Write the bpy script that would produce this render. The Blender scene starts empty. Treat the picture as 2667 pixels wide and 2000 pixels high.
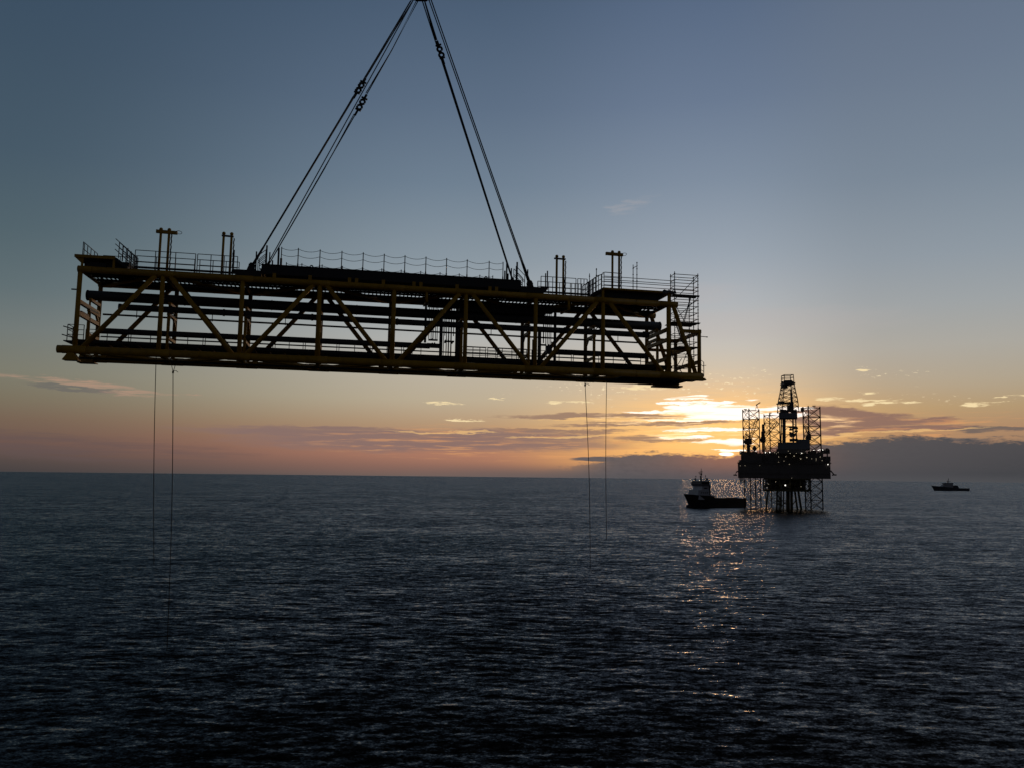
import bpy, math, random
import numpy as np
from mathutils import Vector, Matrix
random.seed(7); np.random.seed(7)
R = math.radians
S = bpy.context.scene
COL = S.collection

# ------------------------------------------------------------------ camera
CAM_H = 18.7                       # metres above the sea
F_PX, IW, IH = 2137.77, 2667.0, 2000.0
PITCH, ROLL = 0.112286, -0.010827
CR = Matrix.Rotation(PITCH, 3, 'X') @ Matrix.Rotation(ROLL, 3, 'Y')   # columns: right, forward, up
cam_d = bpy.data.cameras.new('camera'); cam = bpy.data.objects.new('camera', cam_d); COL.objects.link(cam)
cam_d.sensor_width = 36.0; cam_d.sensor_fit = 'HORIZONTAL'; cam_d.lens = 36.0 * F_PX / IW
cam_d.clip_start = 0.5; cam_d.clip_end = 200000
right, fwd, up = CR.col[0], CR.col[1], CR.col[2]
mw = Matrix((right, up, -fwd)).transposed().to_4x4(); mw.translation = (0, 0, CAM_H)
cam.matrix_world = mw
S.camera = cam
def ray(x, y):                     # direction of a photo pixel (2667 x 2000)
    return CR @ Vector(((x - IW/2)/F_PX, 1.0, -(y - IH/2)/F_PX))
def at(x, y, D):                   # point of that direction at world depth D
    d = ray(x, y); return Vector((d.x*D/d.y, D, CAM_H + d.z*D/d.y))
def azel(x, y):                    # azimuth / elevation in degrees, x,y in the 2212-wide view
    d = ray(x*1.20570, y*1.20570).normalized()
    return math.degrees(math.atan2(d.x, d.y)), math.degrees(math.asin(d.z))

# ------------------------------------------------------------------ view / exposure
S.view_settings.view_transform = 'Standard'; S.view_settings.look = 'None'
S.view_settings.exposure = 0.0; S.view_settings.gamma = 1.0

# ------------------------------------------------------------------ sun
SUN_AZ, SUN_EL = azel(1568, 976)
sd = bpy.data.lights.new('sun', 'SUN'); sd.energy = 0.20; sd.angle = R(6); sd.color = (1.0, 0.52, 0.23)
sun = bpy.data.objects.new('sun', sd); COL.objects.link(sun)
dv = Vector((math.sin(R(SUN_AZ))*math.cos(R(SUN_EL)), math.cos(R(SUN_AZ))*math.cos(R(SUN_EL)), math.sin(R(SUN_EL))))
sun.rotation_euler = (-dv).to_track_quat('-Z', 'Y').to_euler()
sun.location = (0, 0, 200)

# ------------------------------------------------------------------ sky
def lin(c):
    return tuple(((v/255.0+0.055)/1.055)**2.4 if v/255.0 > 0.04045 else v/255.0/12.92 for v in c)
def hdr(c, k=1.0): return tuple(v*k for v in lin(c))
W = bpy.data.worlds.new('World'); S.world = W; W.use_nodes = True
nt = W.node_tree; nt.nodes.clear()
class X:                           # tiny expression builder on math nodes
    def __init__(s, sock): s.s = sock
    def __add__(a, b): return mth('ADD', a, b)
    __radd__ = __add__
    def __sub__(a, b): return mth('SUBTRACT', a, b)
    def __rsub__(a, b): return mth('SUBTRACT', b, a)
    def __mul__(a, b): return mth('MULTIPLY', a, b)
    __rmul__ = __mul__
    def __truediv__(a, b): return mth('DIVIDE', a, b)
def mth(op, *a, tree=None, clamp=False):
    n = (tree or nt).nodes.new('ShaderNodeMath'); n.operation = op; n.use_clamp = clamp
    for i, v in enumerate(a):
        if isinstance(v, X): n.id_data.links.new(v.s, n.inputs[i])
        else: n.inputs[i].default_value = v
    return X(n.outputs[0])
def sstep(v, a, b):
    n = nt.nodes.new('ShaderNodeMapRange'); n.interpolation_type = 'SMOOTHSTEP'
    nt.links.new(v.s, n.inputs['Value']); n.inputs['From Min'].default_value = a; n.inputs['From Max'].default_value = b
    return X(n.outputs['Result'])
def noise(x, y, detail=4.0, rough=0.55, seed=0.0, color=False):
    c = nt.nodes.new('ShaderNodeCombineXYZ')
    for i, v in enumerate((x, y, seed)):
        if isinstance(v, X): nt.links.new(v.s, c.inputs[i])
        else: c.inputs[i].default_value = v
    n = nt.nodes.new('ShaderNodeTexNoise'); n.inputs['Scale'].default_value = 1.0
    n.inputs['Detail'].default_value = detail; n.inputs['Roughness'].default_value = rough
    nt.links.new(c.outputs[0], n.inputs['Vector'])
    return X(n.outputs['Fac'])
def ramp(v, stops, interp='LINEAR'):
    n = nt.nodes.new('ShaderNodeValToRGB'); cr = n.color_ramp; cr.interpolation = interp
    while len(cr.elements) > 1: cr.elements.remove(cr.elements[-1])
    for i, (p, c) in enumerate(stops):
        e = cr.elements[0] if i == 0 else cr.elements.new(p)
        e.position = p; e.color = (*c, 1.0)
    nt.links.new(v.s, n.inputs['Fac'])
    return n.outputs['Color']
def mix(fac, a, b, mode='MIX'):
    n = nt.nodes.new('ShaderNodeMix'); n.data_type = 'RGBA'; n.blend_type = mode; n.clamp_factor = True
    if isinstance(fac, X): nt.links.new(fac.s, n.inputs[0])
    else: n.inputs[0].default_value = fac
    for i, v in ((6, a), (7, b)):
        if isinstance(v, tuple): n.inputs[i].default_value = (*v, 1.0)
        else: nt.links.new(v, n.inputs[i])
    return n.outputs[2]
tc = nt.nodes.new('ShaderNodeTexCoord')
sx = nt.nodes.new('ShaderNodeSeparateXYZ'); nt.links.new(tc.outputs['Generated'], sx.inputs[0])
dx, dy, dz = (X(o) for o in sx.outputs)
AZ = mth('ARCTAN2', dx, dy) * (180/math.pi)
EL = mth('ARCSINE', mth('MINIMUM', mth('MAXIMUM', dz, -1.0), 1.0)) * (180/math.pi)
EF = EL * (1/90.0)
def eramp(rows):                   # rows: (elevation in degrees, sRGB)
    return ramp(EF, [(max(e, 0)/90.0, lin(c)) for e, c in rows])
r_left = eramp([(0, (66,64,66)), (.6, (76,70,70)), (1.8, (104,82,77)), (3.2, (114,96,83)), (4.4, (118,110,94)), (6, (120,120,108)), (8.5, (110,118,117)),
                (11, (92,107,112)), (14.5, (78,96,105)), (19, (67,86,101)), (25, (60,79,97)), (31, (53,73,94)), (42, (32,38,46)), (60, (14,16,20)), (90, (9,10,13))])
r_mid = eramp([(0, (104,94,92)), (.5, (124,97,92)), (1.4, (158,113,99)), (2.4, (166,122,102)), (3.6, (172,145,118)), (5.2, (180,168,146)), (7.2, (181,174,160)), (9.5, (172,174,172)),
               (12, (156,165,170)), (15, (134,148,159)), (20, (108,126,144)), (25, (90,108,130)), (31, (73,92,115)), (42, (38,44,52)), (60, (16,18,22)), (90, (9,10,13))])
r_sun = eramp([(0, (120,104,96)), (1.0, (200,150,100)), (2.5, (226,174,110)), (4, (214,182,136)), (5.5, (200,184,157)), (7.5, (192,186,172)), (9, (184,184,180)),
               (12, (166,174,181)), (15, (147,160,173)), (20, (122,138,157)), (25, (102,119,143)), (31, (85,103,129)), (42, (44,49,58)), (60, (18,20,24)), (90, (9,10,13))])
r_right = eramp([(0, (84,84,88)), (2, (130,108,96)), (3.4, (162,130,104)), (4.6, (168,146,114)), (6.2, (168,158,140)), (8.4, (164,163,157)),
                 (11, (152,159,163)), (14, (138,150,161)), (19, (118,133,149)), (25, (104,119,139)), (31, (92,107,129)), (42, (45,50,58)), (60, (18,20,24)), (90, (9,10,13))])
base = mix(sstep(AZ, -34.0, -2.0), r_left, r_mid)
base = mix(sstep(AZ, -3.0, 13.0), base, r_sun)
base = mix(sstep(AZ, 14.5, 25.0), base, r_right)
# the half of the sky behind the camera is already night blue
behind = sstep(mth('ABSOLUTE', AZ), 55.0, 130.0)
base = mix(behind, base, eramp([(0, (66,66,72)), (8, (68,70,78)), (20, (52,57,68)), (45, (26,29,37)), (90, (9,10,13))]))
# physical sky, very faint at this hour
sky = nt.nodes.new('ShaderNodeTexSky'); sky.sky_type = 'NISHITA'; sky.sun_disc = False
sky.sun_elevation = R(max(SUN_EL, 0.5)); sky.sun_rotation = R(SUN_AZ)
base = mix(0.006, base, sky.outputs['Color'], 'ADD')

# --- clouds, placed by bearing and height above the horizon
n1 = noise(AZ*0.22, EL*1.1, 5, 0.6, 1.3); n2 = noise(AZ*0.20, EL*1.3, 6, 0.62, 7.7)
n3 = noise(AZ*0.9, EL*4.5, 5, 0.6, 3.1)
streak = noise(AZ*0.16 + n1*0.7, EL*3.4, 6, 0.62, 11.0)
streak2 = noise(AZ*0.30 - EL*0.25, EL*5.0 + n1*0.8, 5, 0.6, 23.0)
A1 = AZ + (n1 - 0.5)*7.0 + (n3 - 0.5)*1.6
E1 = EL + (n2 - 0.5)*0.9 + (n3 - 0.5)*0.35 + (streak2 - 0.5)*0.35
PX = 0.0323
def blob(x, y, rx, ry, soft=0.6, tilt=0.0, A=None, E=None):
    a0, e0 = azel(x, y); a = (A1 if A is None else A) - a0; e = (E1 if E is None else E) - e0
    if tilt: e = e - a*tilt
    a = a*(1/(rx*PX)); e = e*(1/(ry*PX))
    return sstep(1.0 - (a*a + e*e), 0.0, soft)
def total(ms):
    t = ms[0]
    for m in ms[1:]: t = mth('MAXIMUM', t, m)
    return t
c = base
sa, se = azel(1545, 925)
# warm glow around the low sun
ga = (AZ - sa)*(1/11.0); ge = (EL - se)*(1/2.6)
glow = mth('EXPONENT', (ga*ga + ge*ge)*-1.0)
c = mix(glow*0.26, c, hdr((246,186,100), 0.95))
ga2 = (AZ - (sa-0.2))*(1/6.2); ge2 = (EL - se)*(1/2.3)
glow2 = mth('EXPONENT', (ga2*ga2 + ge2*ge2)*-1.0)
gs = sstep(streak2, .25, .60)
c = mix(glow2*(gs*0.45 + 0.45), c, (1.25, 0.68, 0.22))
# purple grey stratus
st1 = total([blob(930, 955, 520, 26, .8), blob(1010, 952, 190, 22, .8), blob(700, 932, 300, 13, .8, .004), blob(1120, 942, 250, 16, .8)])
c = mix(st1*sstep(streak, .18, .52)*0.85, c, lin((134,110,106)))
st2 = total([blob(120, 965, 420, 30, .9, -.02), blob(40, 938, 200, 8, .8, -.02)])
c = mix(st2*sstep(streak, .34, .62)*0.55, c, lin((98,83,83)))
st3 = total([blob(1290, 899, 240, 7, .7), blob(1400, 916, 240, 5, .7, .012), blob(1420, 946, 105, 10, .7, -.004), blob(1230, 930, 160, 5, .7)])
c = mix(st3*0.85, c, lin((150,120,104)))
st4 = total([blob(1835, 905, 150, 24, .6, -.03), blob(1770, 895, 90, 22, .6), blob(1960, 912, 110, 6, .7, .05), blob(1900, 930, 200, 8, .7, .05)])
c = mix(st4*0.9, c, lin((140,108,98)))
st5 = total([blob(2150, 925, 120, 8, .7), blob(2060, 948, 60, 4, .7)])
c = mix(st5*0.8, c, lin((98,92,92)))
# peach and orange streaks
pk = sstep(streak2, .50, .66)*total([blob(1000, 955, 420, 42, .9), blob(1250, 965, 240, 30, .9), blob(1950, 925, 330, 36, .9, .03)])
c = mix(pk*0.55, c, hdr((226,160,104), 1.0))
ln = total([blob(960, 934, 180, 2.5, .9), blob(1330, 906, 200, 3, .9), blob(1215, 941, 130, 3, .9, .06), blob(1890, 937, 260, 3, .9, .055), blob(1480, 924, 170, 3.5, .9)])
c = mix(ln*0.65, c, hdr((244,196,128), 1.0))
# bright broken cloud lit from behind by the sun
br = total([blob(1530, 880, 95, 9, .5), blob(1575, 893, 75, 17, .6), blob(1500, 907, 130, 4, .6), blob(1590, 902, 110, 6, .5), blob(1540, 926, 110, 5, .6),
            blob(1600, 926, 75, 4, .6), blob(1480, 943, 60, 5, .6), blob(1560, 955, 85, 7, .6), blob(1600, 955, 60, 8, .6), blob(1515, 860, 48, 4, .6), blob(1440, 890, 130, 4, .7),
            blob(1480, 870, 45, 3, .6), blob(1680, 885, 70, 6, .6), blob(1700, 897, 50, 4, .6), blob(1560, 868, 60, 4, .6), blob(1590, 971, 45, 3, .6)])
c = mix(br*sstep(streak, .30, .5), c, (1.35, 1.16, 1.0))
br2 = total([blob(1440, 905, 190, 22, .9), blob(1520, 938, 160, 22, .9), blob(1760, 918, 120, 26, .9)])*sstep(streak2, .48, .64)
c = mix(br2*0.75, c, (1.45, 0.96, 0.48))
# small high flecks
fl_b = sstep(EL, 4.6, 5.4)*sstep(0.0 - EL, -9.2, -7.6)*sstep(AZ, -3.0, 6.0)
cell = noise(AZ*2.4, EL*6.0, 4, 0.6, 40.0); patch = noise(AZ*0.22, EL*0.7, 3, 0.5, 51.0)
fl = sstep(cell, .585, .66)*sstep(patch, .47, .60)*(n3*1.2 + 0.3)*fl_b*total([blob(1250, 855, 260, 40, .6), blob(1560, 835, 220, 40, .6), blob(1820, 815, 190, 32, .6), blob(2050, 870, 150, 26, .6)])
c = mix(fl*0.8, c, hdr((252,232,190), 1.05))
hi = total([blob(945, 870, 42, 4, .6), blob(1880, 797, 28, 3.5, .6), blob(1840, 863, 75, 5, .6, -.03), blob(1900, 871, 40, 4, .6), blob(1880, 848, 28, 3, .6),
            blob(2100, 870, 38, 5, .6), blob(1000, 905, 60, 2.5, .6), blob(1075, 860, 12, 3, .6), blob(1390, 835, 60, 4, .6), blob(1230, 868, 60, 3, .6), blob(2180, 855, 40, 2.5, .6)])
c = mix(hi*sstep(n3, .38, .55)*0.9, c, hdr((250,226,176), 1.0))
lw = total([blob(150, 826, 130, 9, .8, -.04), blob(255, 842, 110, 8, .8, -.05), blob(390, 852, 60, 3, .8)])
c = mix(lw*sstep(streak2, .36, .56)*0.9, c, lin((172,142,122)))
c = mix(blob(150, 838, 110, 4, .8, -.04)*0.6, c, lin((100,98,98)))
c = mix(blob(1360, 443, 70, 15, 1.0, .28)*sstep(n3, .3, .65)*0.28, c, lin((180,172,170)))
c = mix(total([blob(1640, 700, 330, 40, .9), blob(1450, 640, 200, 30, .9)])*0.18, c, lin((190,178,174)))
# low cloud bank on the horizon, from left of the rig to the right edge
pts = [(900, 1028), (1140, 1018), (1236, 1004), (1290, 992), (1330, 982), (1400, 976), (1520, 980), (1580, 981), (1625, 968), (1700, 958), (1800, 952), (1880, 946), (1960, 938), (2050, 943), (2140, 950), (2212, 946), (2330, 950)]
A_MIN, A_MAX = -20.0, 45.0
stops = []
for x, y in pts:
    a, e = azel(x, y); stops.append(((a - A_MIN)/(A_MAX - A_MIN), (e/5.0,)*3))
edge = ramp((AZ + (n3 - 0.5)*0.8 - A_MIN)*(1/(A_MAX - A_MIN)), [(0.0, (0.0, 0.0, 0.0))] + stops + [(1.0, (0.45,)*3)], 'LINEAR')
edge = X(edge)*5.0
nb = noise(AZ*1.6, EL*5.0, 6, 0.65, 77.0)
bk = EL + (n3 - 0.5)*0.8 + (nb - 0.5)*0.9 + (n2 - 0.5)*0.4
bank = sstep(edge - bk, -0.10, 0.28)*sstep(AZ, 1.0, 7.5)
bank = mth('MAXIMUM', bank, blob(1300, 991, 75, 6, .5, .0, AZ, EL + (n3 - 0.5)*0.2))
bcol = ramp((AZ + 4.0)*(1/36.0), [(0.0, lin((104,94,94))), (0.25, lin((96,91,93))), (0.45, lin((92,86,90))), (0.6, lin((86,82,86))), (0.75, lin((77,77,81))), (1.0, lin((64,66,70)))])
bcol = mix(sstep(EL, 0.0, 2.6)*0.30, bcol, lin((92,90,94)))
bcol = mix(sstep(nb, .40, .7)*0.35, bcol, lin((74,74,79)))
bcol = mix(sstep(0.0 - EL, -0.55, 0.0)*0.5, bcol, lin((84,84,87)))
s0a, s0e = azel(1590, 985)
hg = mth('EXPONENT', ((AZ - s0a)*(AZ - s0a)*(1/16.0) + (EL - s0e)*(EL - s0e)*(1/0.9))*-1.0)
bcol = mix(hg*0.45, bcol, lin((190,120,90)))
low = sstep(EL, 1.1, 0.05)*sstep(AZ, -12.0, 3.0)
c = mix(low*0.75, c, lin((92,88,90)))
c = mix(bank*0.96, c, bcol)
# the visible tip of the sun in a gap of the bank
tip = total([blob(1569, 980, 17, 4.5, .5, 0, AZ, EL + (n3-0.5)*0.1), blob(1586, 973, 36, 2.0, .6, .02, AZ, EL)])
c = mix(tip, c, (1.7, 1.4, 1.1))
# haze right on the horizon
bg = nt.nodes.new('ShaderNodeBackground'); bg.inputs['Strength'].default_value = 1.0
nt.links.new(c, bg.inputs['Color'])
ow = nt.nodes.new('ShaderNodeOutputWorld'); nt.links.new(bg.outputs[0], ow.inputs['Surface'])

# ------------------------------------------------------------------ materials
def material(name, col, rough=0.5, metal=0.0, spec=0.5, var=0.35, scale=3.0, dirt=(0.05,0.03,0.02), emit=None, bump=0.0):
    m = bpy.data.materials.new(name); m.use_nodes = True; t = m.node_tree; b = t.nodes['Principled BSDF']
    tc = t.nodes.new('ShaderNodeTexCoord')
    n = t.nodes.new('ShaderNodeTexNoise'); n.inputs['Scale'].default_value = scale; n.inputs['Detail'].default_value = 6
    t.links.new(tc.outputs['Object'], n.inputs['Vector'])
    mr = t.nodes.new('ShaderNodeMapRange'); mr.inputs['From Min'].default_value = .45; mr.inputs['From Max'].default_value = .75
    mr.inputs['To Max'].default_value = var; t.links.new(n.outputs['Fac'], mr.inputs['Value'])
    mx = t.nodes.new('ShaderNodeMix'); mx.data_type = 'RGBA'; mx.inputs[6].default_value = (*col, 1); mx.inputs[7].default_value = (*dirt, 1)
    t.links.new(mr.outputs[0], mx.inputs[0]); t.links.new(mx.outputs[2], b.inputs['Base Color'])
    b.inputs['Roughness'].default_value = rough; b.inputs['Metallic'].default_value = metal
    b.inputs['Specular IOR Level'].default_value = spec
    if emit: b.inputs['Emission Color'].default_value = (*emit[0], 1); b.inputs['Emission Strength'].default_value = emit[1]
    return m
M_YEL = material('yellow_paint', (0.42, 0.225, 0.014), 0.5, 0, .2)
M_GRY = material('dark_grey_pipe', (0.045, 0.045, 0.05), 0.55, 0, .3)
M_BLK = material('black_steel', (0.025, 0.025, 0.028), 0.6, 0, .25)
M_GALV = material('galvanised_steel', (0.10, 0.10, 0.105), 0.5, 0.3, .3)
M_WIRE = material('wire_rope', (0.03, 0.03, 0.033), 0.6, 0.2, .3, scale=20)
M_ROPE = material('fibre_rope', (0.05, 0.045, 0.04), 0.9, 0, .1)
M_WOOD = material('scaffold_board', (0.09, 0.075, 0.06), 0.8)
M_TARP = material('tarpaulin_cloth', (0.10, 0.11, 0.12), 0.8)
M_RIG = material('rig_steel', (0.12, 0.105, 0.10), 0.6, 0, .3, scale=.3)
M_LEG = material('leg_lattice_steel', (0.08, 0.05, 0.042), 0.6, 0, .3, scale=.3)
M_RIGW = material('rig_grey_panel', (0.16, 0.165, 0.18), 0.6, 0, .3, scale=.2, var=.15)
M_PLAT = material('platform_steel', (0.06, 0.048, 0.018), 0.6, 0, .3, scale=.4)
M_HULL = material('ship_hull_paint', (0.020, 0.016, 0.020), 0.5, 0, .3, scale=.3)
M_SHIPW = material('ship_white_paint', (0.52, 0.53, 0.58), 0.5, 0, .3, scale=.4, var=.2, dirt=(.15,.13,.12))
M_SHIPG = material('ship_grey_paint', (0.13, 0.13, 0.15), 0.5, 0, .3, scale=.4, var=.2)
M_GLASS = material('ship_window_glass', (0.02, 0.025, 0.03), 0.15, 0, .5, var=0)
M_LAMP = material('lamp_light', (0.8, 0.8, 0.75), 0.4, emit=((1.0, 0.95, 0.85), 3.5), var=0)
M_LAMPW = material('lamp_light_warm', (0.8, 0.75, 0.6), 0.4, emit=((1.0, 0.85, 0.6), 0.9), var=0)

# ------------------------------------------------------------------ mesh helpers
class MB:
    def __init__(s): s.v = []; s.f = []; s.sm = []
    def quad(s, pts, smooth=False):
        o = len(s.v); s.v += [tuple(p) for p in pts]; s.f.append(tuple(range(o, o+len(pts)))); s.sm.append(smooth)
    def tube(s, p0, p1, r, n=10, r1=None, caps=True):
        p0, p1 = Vector(p0), Vector(p1); d = p1 - p0
        if d.length < 1e-6: return s
        d.normalize(); a = Vector((0,0,1)) if abs(d.z) < .9 else Vector((1,0,0))
        u = d.cross(a).normalized(); w = d.cross(u); r1 = r if r1 is None else r1
        o = len(s.v)
        for p, q in ((p0, r), (p1, r1)):
            for i in range(n):
                t = 2*math.pi*i/n; s.v.append(tuple(p + u*(q*math.cos(t)) + w*(q*math.sin(t))))
        for i in range(n):
            j = (i+1) % n; s.f.append((o+i, o+j, o+n+j, o+n+i)); s.sm.append(True)
        if caps:
            s.f.append(tuple(o+i for i in reversed(range(n)))); s.sm.append(False)
            s.f.append(tuple(o+n+i for i in range(n))); s.sm.append(False)
        return s
    def path(s, pts, r, n=6):
        pts = [Vector(p) for p in pts]; o = len(s.v); k = len(pts)
        for i, p in enumerate(pts):
            d = (pts[min(i+1, k-1)] - pts[max(i-1, 0)]).normalized(); a = Vector((0,0,1)) if abs(d.z) < .9 else Vector((1,0,0))
            u = d.cross(a).normalized(); w = d.cross(u)
            for j in range(n):
                t = 2*math.pi*j/n; s.v.append(tuple(p + u*(r*math.cos(t)) + w*(r*math.sin(t))))
        for i in range(k-1):
            for j in range(n):
                q = (j+1) % n; s.f.append((o+i*n+j, o+i*n+q, o+(i+1)*n+q, o+(i+1)*n+j)); s.sm.append(True)
        s.f.append(tuple(o+j for j in reversed(range(n)))); s.sm.append(False)
        s.f.append(tuple(o+(k-1)*n+j for j in range(n))); s.sm.append(False)
        return s
    def box(s, a, b):
        (x0,y0,z0), (x1,y1,z1) = a, b; o = len(s.v)
        s.v += [(x0,y0,z0),(x1,y0,z0),(x1,y1,z0),(x0,y1,z0),(x0,y0,z1),(x1,y0,z1),(x1,y1,z1),(x0,y1,z1)]
        for f in ((0,3,2,1),(4,5,6,7),(0,1,5,4),(1,2,6,5),(2,3,7,6),(3,0,4,7)): s.f.append(tuple(o+i for i in f)); s.sm.append(False)
        return s
    def beam(s, p0, p1, w, h):      # box section between two points
        p0, p1 = Vector(p0), Vector(p1); d = (p1-p0).normalized(); a = Vector((0,0,1)) if abs(d.z) < .95 else Vector((0,1,0))
        u = d.cross(a).normalized()*(w/2); q = u.cross(d).normalized()*(h/2); o = len(s.v)
        for p in (p0, p1): s.v += [tuple(p-u-q), tuple(p+u-q), tuple(p+u+q), tuple(p-u+q)]
        for f in ((3,2,1,0),(4,5,6,7),(0,1,5,4),(1,2,6,5),(2,3,7,6),(3,0,4,7)): s.f.append(tuple(o+i for i in f)); s.sm.append(False)
        return s
    def prism(s, prof, y0, y1):     # x,z outline extruded along y
        o = len(s.v); n = len(prof)
        s.v += [(x, y0, z) for x, z in prof] + [(x, y1, z) for x, z in prof]
        s.f.append(tuple(o+i for i in range(n))); s.f.append(tuple(o+n+i for i in reversed(range(n)))); s.sm += [False, False]
        for i in range(n):
            j = (i+1) % n; s.f.append((o+j, o+i, o+n+i, o+n+j)); s.sm.append(False)
        return s
    def ball(s, c, r, n=10, m=6, sz=1.0):
        o = len(s.v); c = Vector(c)
        for i in range(m+1):
            ph = math.pi*i/m
            for j in range(n):
                th = 2*math.pi*j/n; s.v.append((c.x+r*math.sin(ph)*math.cos(th), c.y+r*math.sin(ph)*math.sin(th), c.z+r*sz*math.cos(ph)))
        for i in range(m):
            for j in range(n):
                q = (j+1) % n; s.f.append((o+i*n+j, o+(i+1)*n+j, o+(i+1)*n+q, o+i*n+q)); s.sm.append(True)
        return s
    def torus(s, c, axis, R0, r, n=16, m=6, part=1.0):
        c = Vector(c); ax = Vector(axis).normalized(); a = Vector((0,0,1)) if abs(ax.z) < .9 else Vector((1,0,0))
        u = ax.cross(a).normalized(); w = ax.cross(u)
        pts = [c + u*(R0*math.cos(2*math.pi*part*i/n)) + w*(R0*math.sin(2*math.pi*part*i/n)) for i in range(n+1)]
        return s.path(pts, r, m)
    def build(s, name, mat, parent=None, off=None):
        me = bpy.data.meshes.new(name)
        vs = s.v if off is None else [(x-off[0], y-off[1], z-off[2]) for x, y, z in s.v]
        me.from_pydata(vs, [], s.f); me.materials.append(mat)
        me.polygons.foreach_set('use_smooth', s.sm); me.update()
        o = bpy.data.objects.new(name, me); COL.objects.link(o)
        if parent is not None: o.parent = parent
        return o
def tag(o, label=None, cat=None, group=None, kind=None):
    if label: o['label'] = label
    if cat: o['category'] = cat
    if group: o['group'] = group
    if kind: o['kind'] = kind
    return o
def thing(name, label, cat, group=None, matrix=None):
    o = bpy.data.objects.new(name, None); COL.objects.link(o); o.empty_display_size = .5
    if matrix is not None: o.matrix_world = matrix
    return tag(o, label, cat, group)

# ------------------------------------------------------------------ sea
def build_sea():
    h, fpx = CAM_H, 821.0
    rs = [22.0]
    while rs[-1] < 70000:
        r = rs[-1]; rs.append(r + max(.22, .36*r*r/(h*fpx)) if r < 4000 else r*1.35)
    rs = np.array(rs)
    fine = np.linspace(R(-50), R(50), 820); rest = np.linspace(R(50), R(310), 60)[1:-1]
    th = np.concatenate([fine, rest]); nT, nR = len(th), len(rs)
    rr, tt = np.meshgrid(rs, th, indexing='ij')
    x = rr*np.sin(tt); y = rr*np.cos(tt)
    dr = np.gradient(rs); sp = np.maximum(dr, rs*R(100)/820)[:, None]
    z = np.zeros_like(x); rng = np.random.default_rng(5)
    for i in range(44):
        lam = .7*(14/.7)**(i/43.0)*rng.uniform(.9, 1.1)
        ang = R(-80) + rng.normal(0, R(28)); k = 2*math.pi/lam
        amp = 0.018*rng.uniform(.6, 1.3)/k*min(1.0, 2.4/lam)**1.0
        ph = rng.uniform(0, 6.28)
        w = np.clip((lam/sp - 2.2)/2.5, 0, 1)
        s = np.sin(k*(x*math.cos(ang) + y*math.sin(ang)) + ph)
        z += w*amp*(s + .25*np.cos(2*(k*(x*math.cos(ang) + y*math.sin(ang)) + ph)))
    gust = 0.75 + .35*np.sin(x*.013 + y*.006 + 1)*np.sin(y*.011 - x*.004)
    z *= gust; z[:, 820:] *= .5
    co = np.stack([x, y, z], -1).reshape(-1, 3)
    co = np.vstack([co, [[0, 0, 0]]])
    idx = np.arange(nR*nT).reshape(nR, nT); nx = np.roll(idx, -1, 1)
    q = np.stack([idx[:-1], nx[:-1], nx[1:], idx[1:]], -1)[..., ::-1].reshape(-1, 4)
    tri = np.stack([np.full(nT, nR*nT), nx[0], idx[0]], -1)[..., ::-1]
    nq, ntr = len(q), len(tri)
    me = bpy.data.meshes.new('sea')
    me.vertices.add(len(co)); me.vertices.foreach_set('co', co.astype(np.float32).ravel())
    me.loops.add(nq*4 + ntr*3); me.loops.foreach_set('vertex_index', np.concatenate([q.ravel(), tri.ravel()]).astype(np.int32))
    me.polygons.add(nq + ntr)
    me.polygons.foreach_set('loop_start', np.concatenate([np.arange(nq)*4, nq*4 + np.arange(ntr)*3]).astype(np.int32))
    me.polygons.foreach_set('use_smooth', np.ones(nq + ntr, bool))
    me.update(calc_edges=True); me.validate()
    m = bpy.data.materials.new('sea_water'); m.use_nodes = True; t = m.node_tree; b = t.nodes['Principled BSDF']
    b.inputs['Base Color'].default_value = (0.0025, 0.0035, 0.0045, 1); b.inputs['Roughness'].default_value = 0.15
    b.inputs['IOR'].default_value = 1.30; b.inputs['Specular Tint'].default_value = (1.0, 0.755, 0.51, 1)
    g = t.nodes.new('ShaderNodeNewGeometry'); acc = None
    for sc, st, stretch in ((7.0, .26, 1.3), (2.6, .30, 1.6), (0.9, .26, 2.2), (0.30, .15, 2.6), (0.04, .07, 2.6)):
        mp = t.nodes.new('ShaderNodeMapping'); mp.inputs['Scale'].default_value = (sc/stretch, sc, sc); mp.inputs['Rotation'].default_value = (0, 0, R(8))
        t.links.new(g.outputs['Position'], mp.inputs['Vector'])
        n = t.nodes.new('ShaderNodeTexNoise'); n.inputs['Scale'].default_value = 1.0; n.inputs['Detail'].default_value = 2.0; n.inputs['Roughness'].default_value = .5
        t.links.new(mp.outputs[0], n.inputs['Vector'])
        a = t.nodes.new('ShaderNodeVectorMath'); a.operation = 'SUBTRACT'; t.links.new(n.outputs['Color'], a.inputs[0]); a.inputs[1].default_value = (.5, .5, .5)
        k = t.nodes.new('ShaderNodeVectorMath'); k.operation = 'MULTIPLY'; t.links.new(a.outputs[0], k.inputs[0]); k.inputs[1].default_value = (st*1.1, st*1.9, 0)
        if acc is None: acc = k
        else:
            p = t.nodes.new('ShaderNodeVectorMath'); p.operation = 'ADD'; t.links.new(acc.outputs[0], p.inputs[0]); t.links.new(k.outputs[0], p.inputs[1]); acc = p
    p = t.nodes.new('ShaderNodeVectorMath'); p.operation = 'ADD'; t.links.new(acc.outputs[0], p.inputs[0]); t.links.new(g.outputs['Normal'], p.inputs[1])
    # normals all leaned towards the camera side, so the water reflects higher, darker sky
    w = t.nodes.new('ShaderNodeVectorMath'); w.operation = 'ADD'; t.links.new(p.outputs[0], w.inputs[0]); p = w
    ln_ = t.nodes.new('ShaderNodeVectorMath'); ln_.operation = 'LENGTH'; t.links.new(g.outputs['Position'], ln_.inputs[0])
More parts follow.
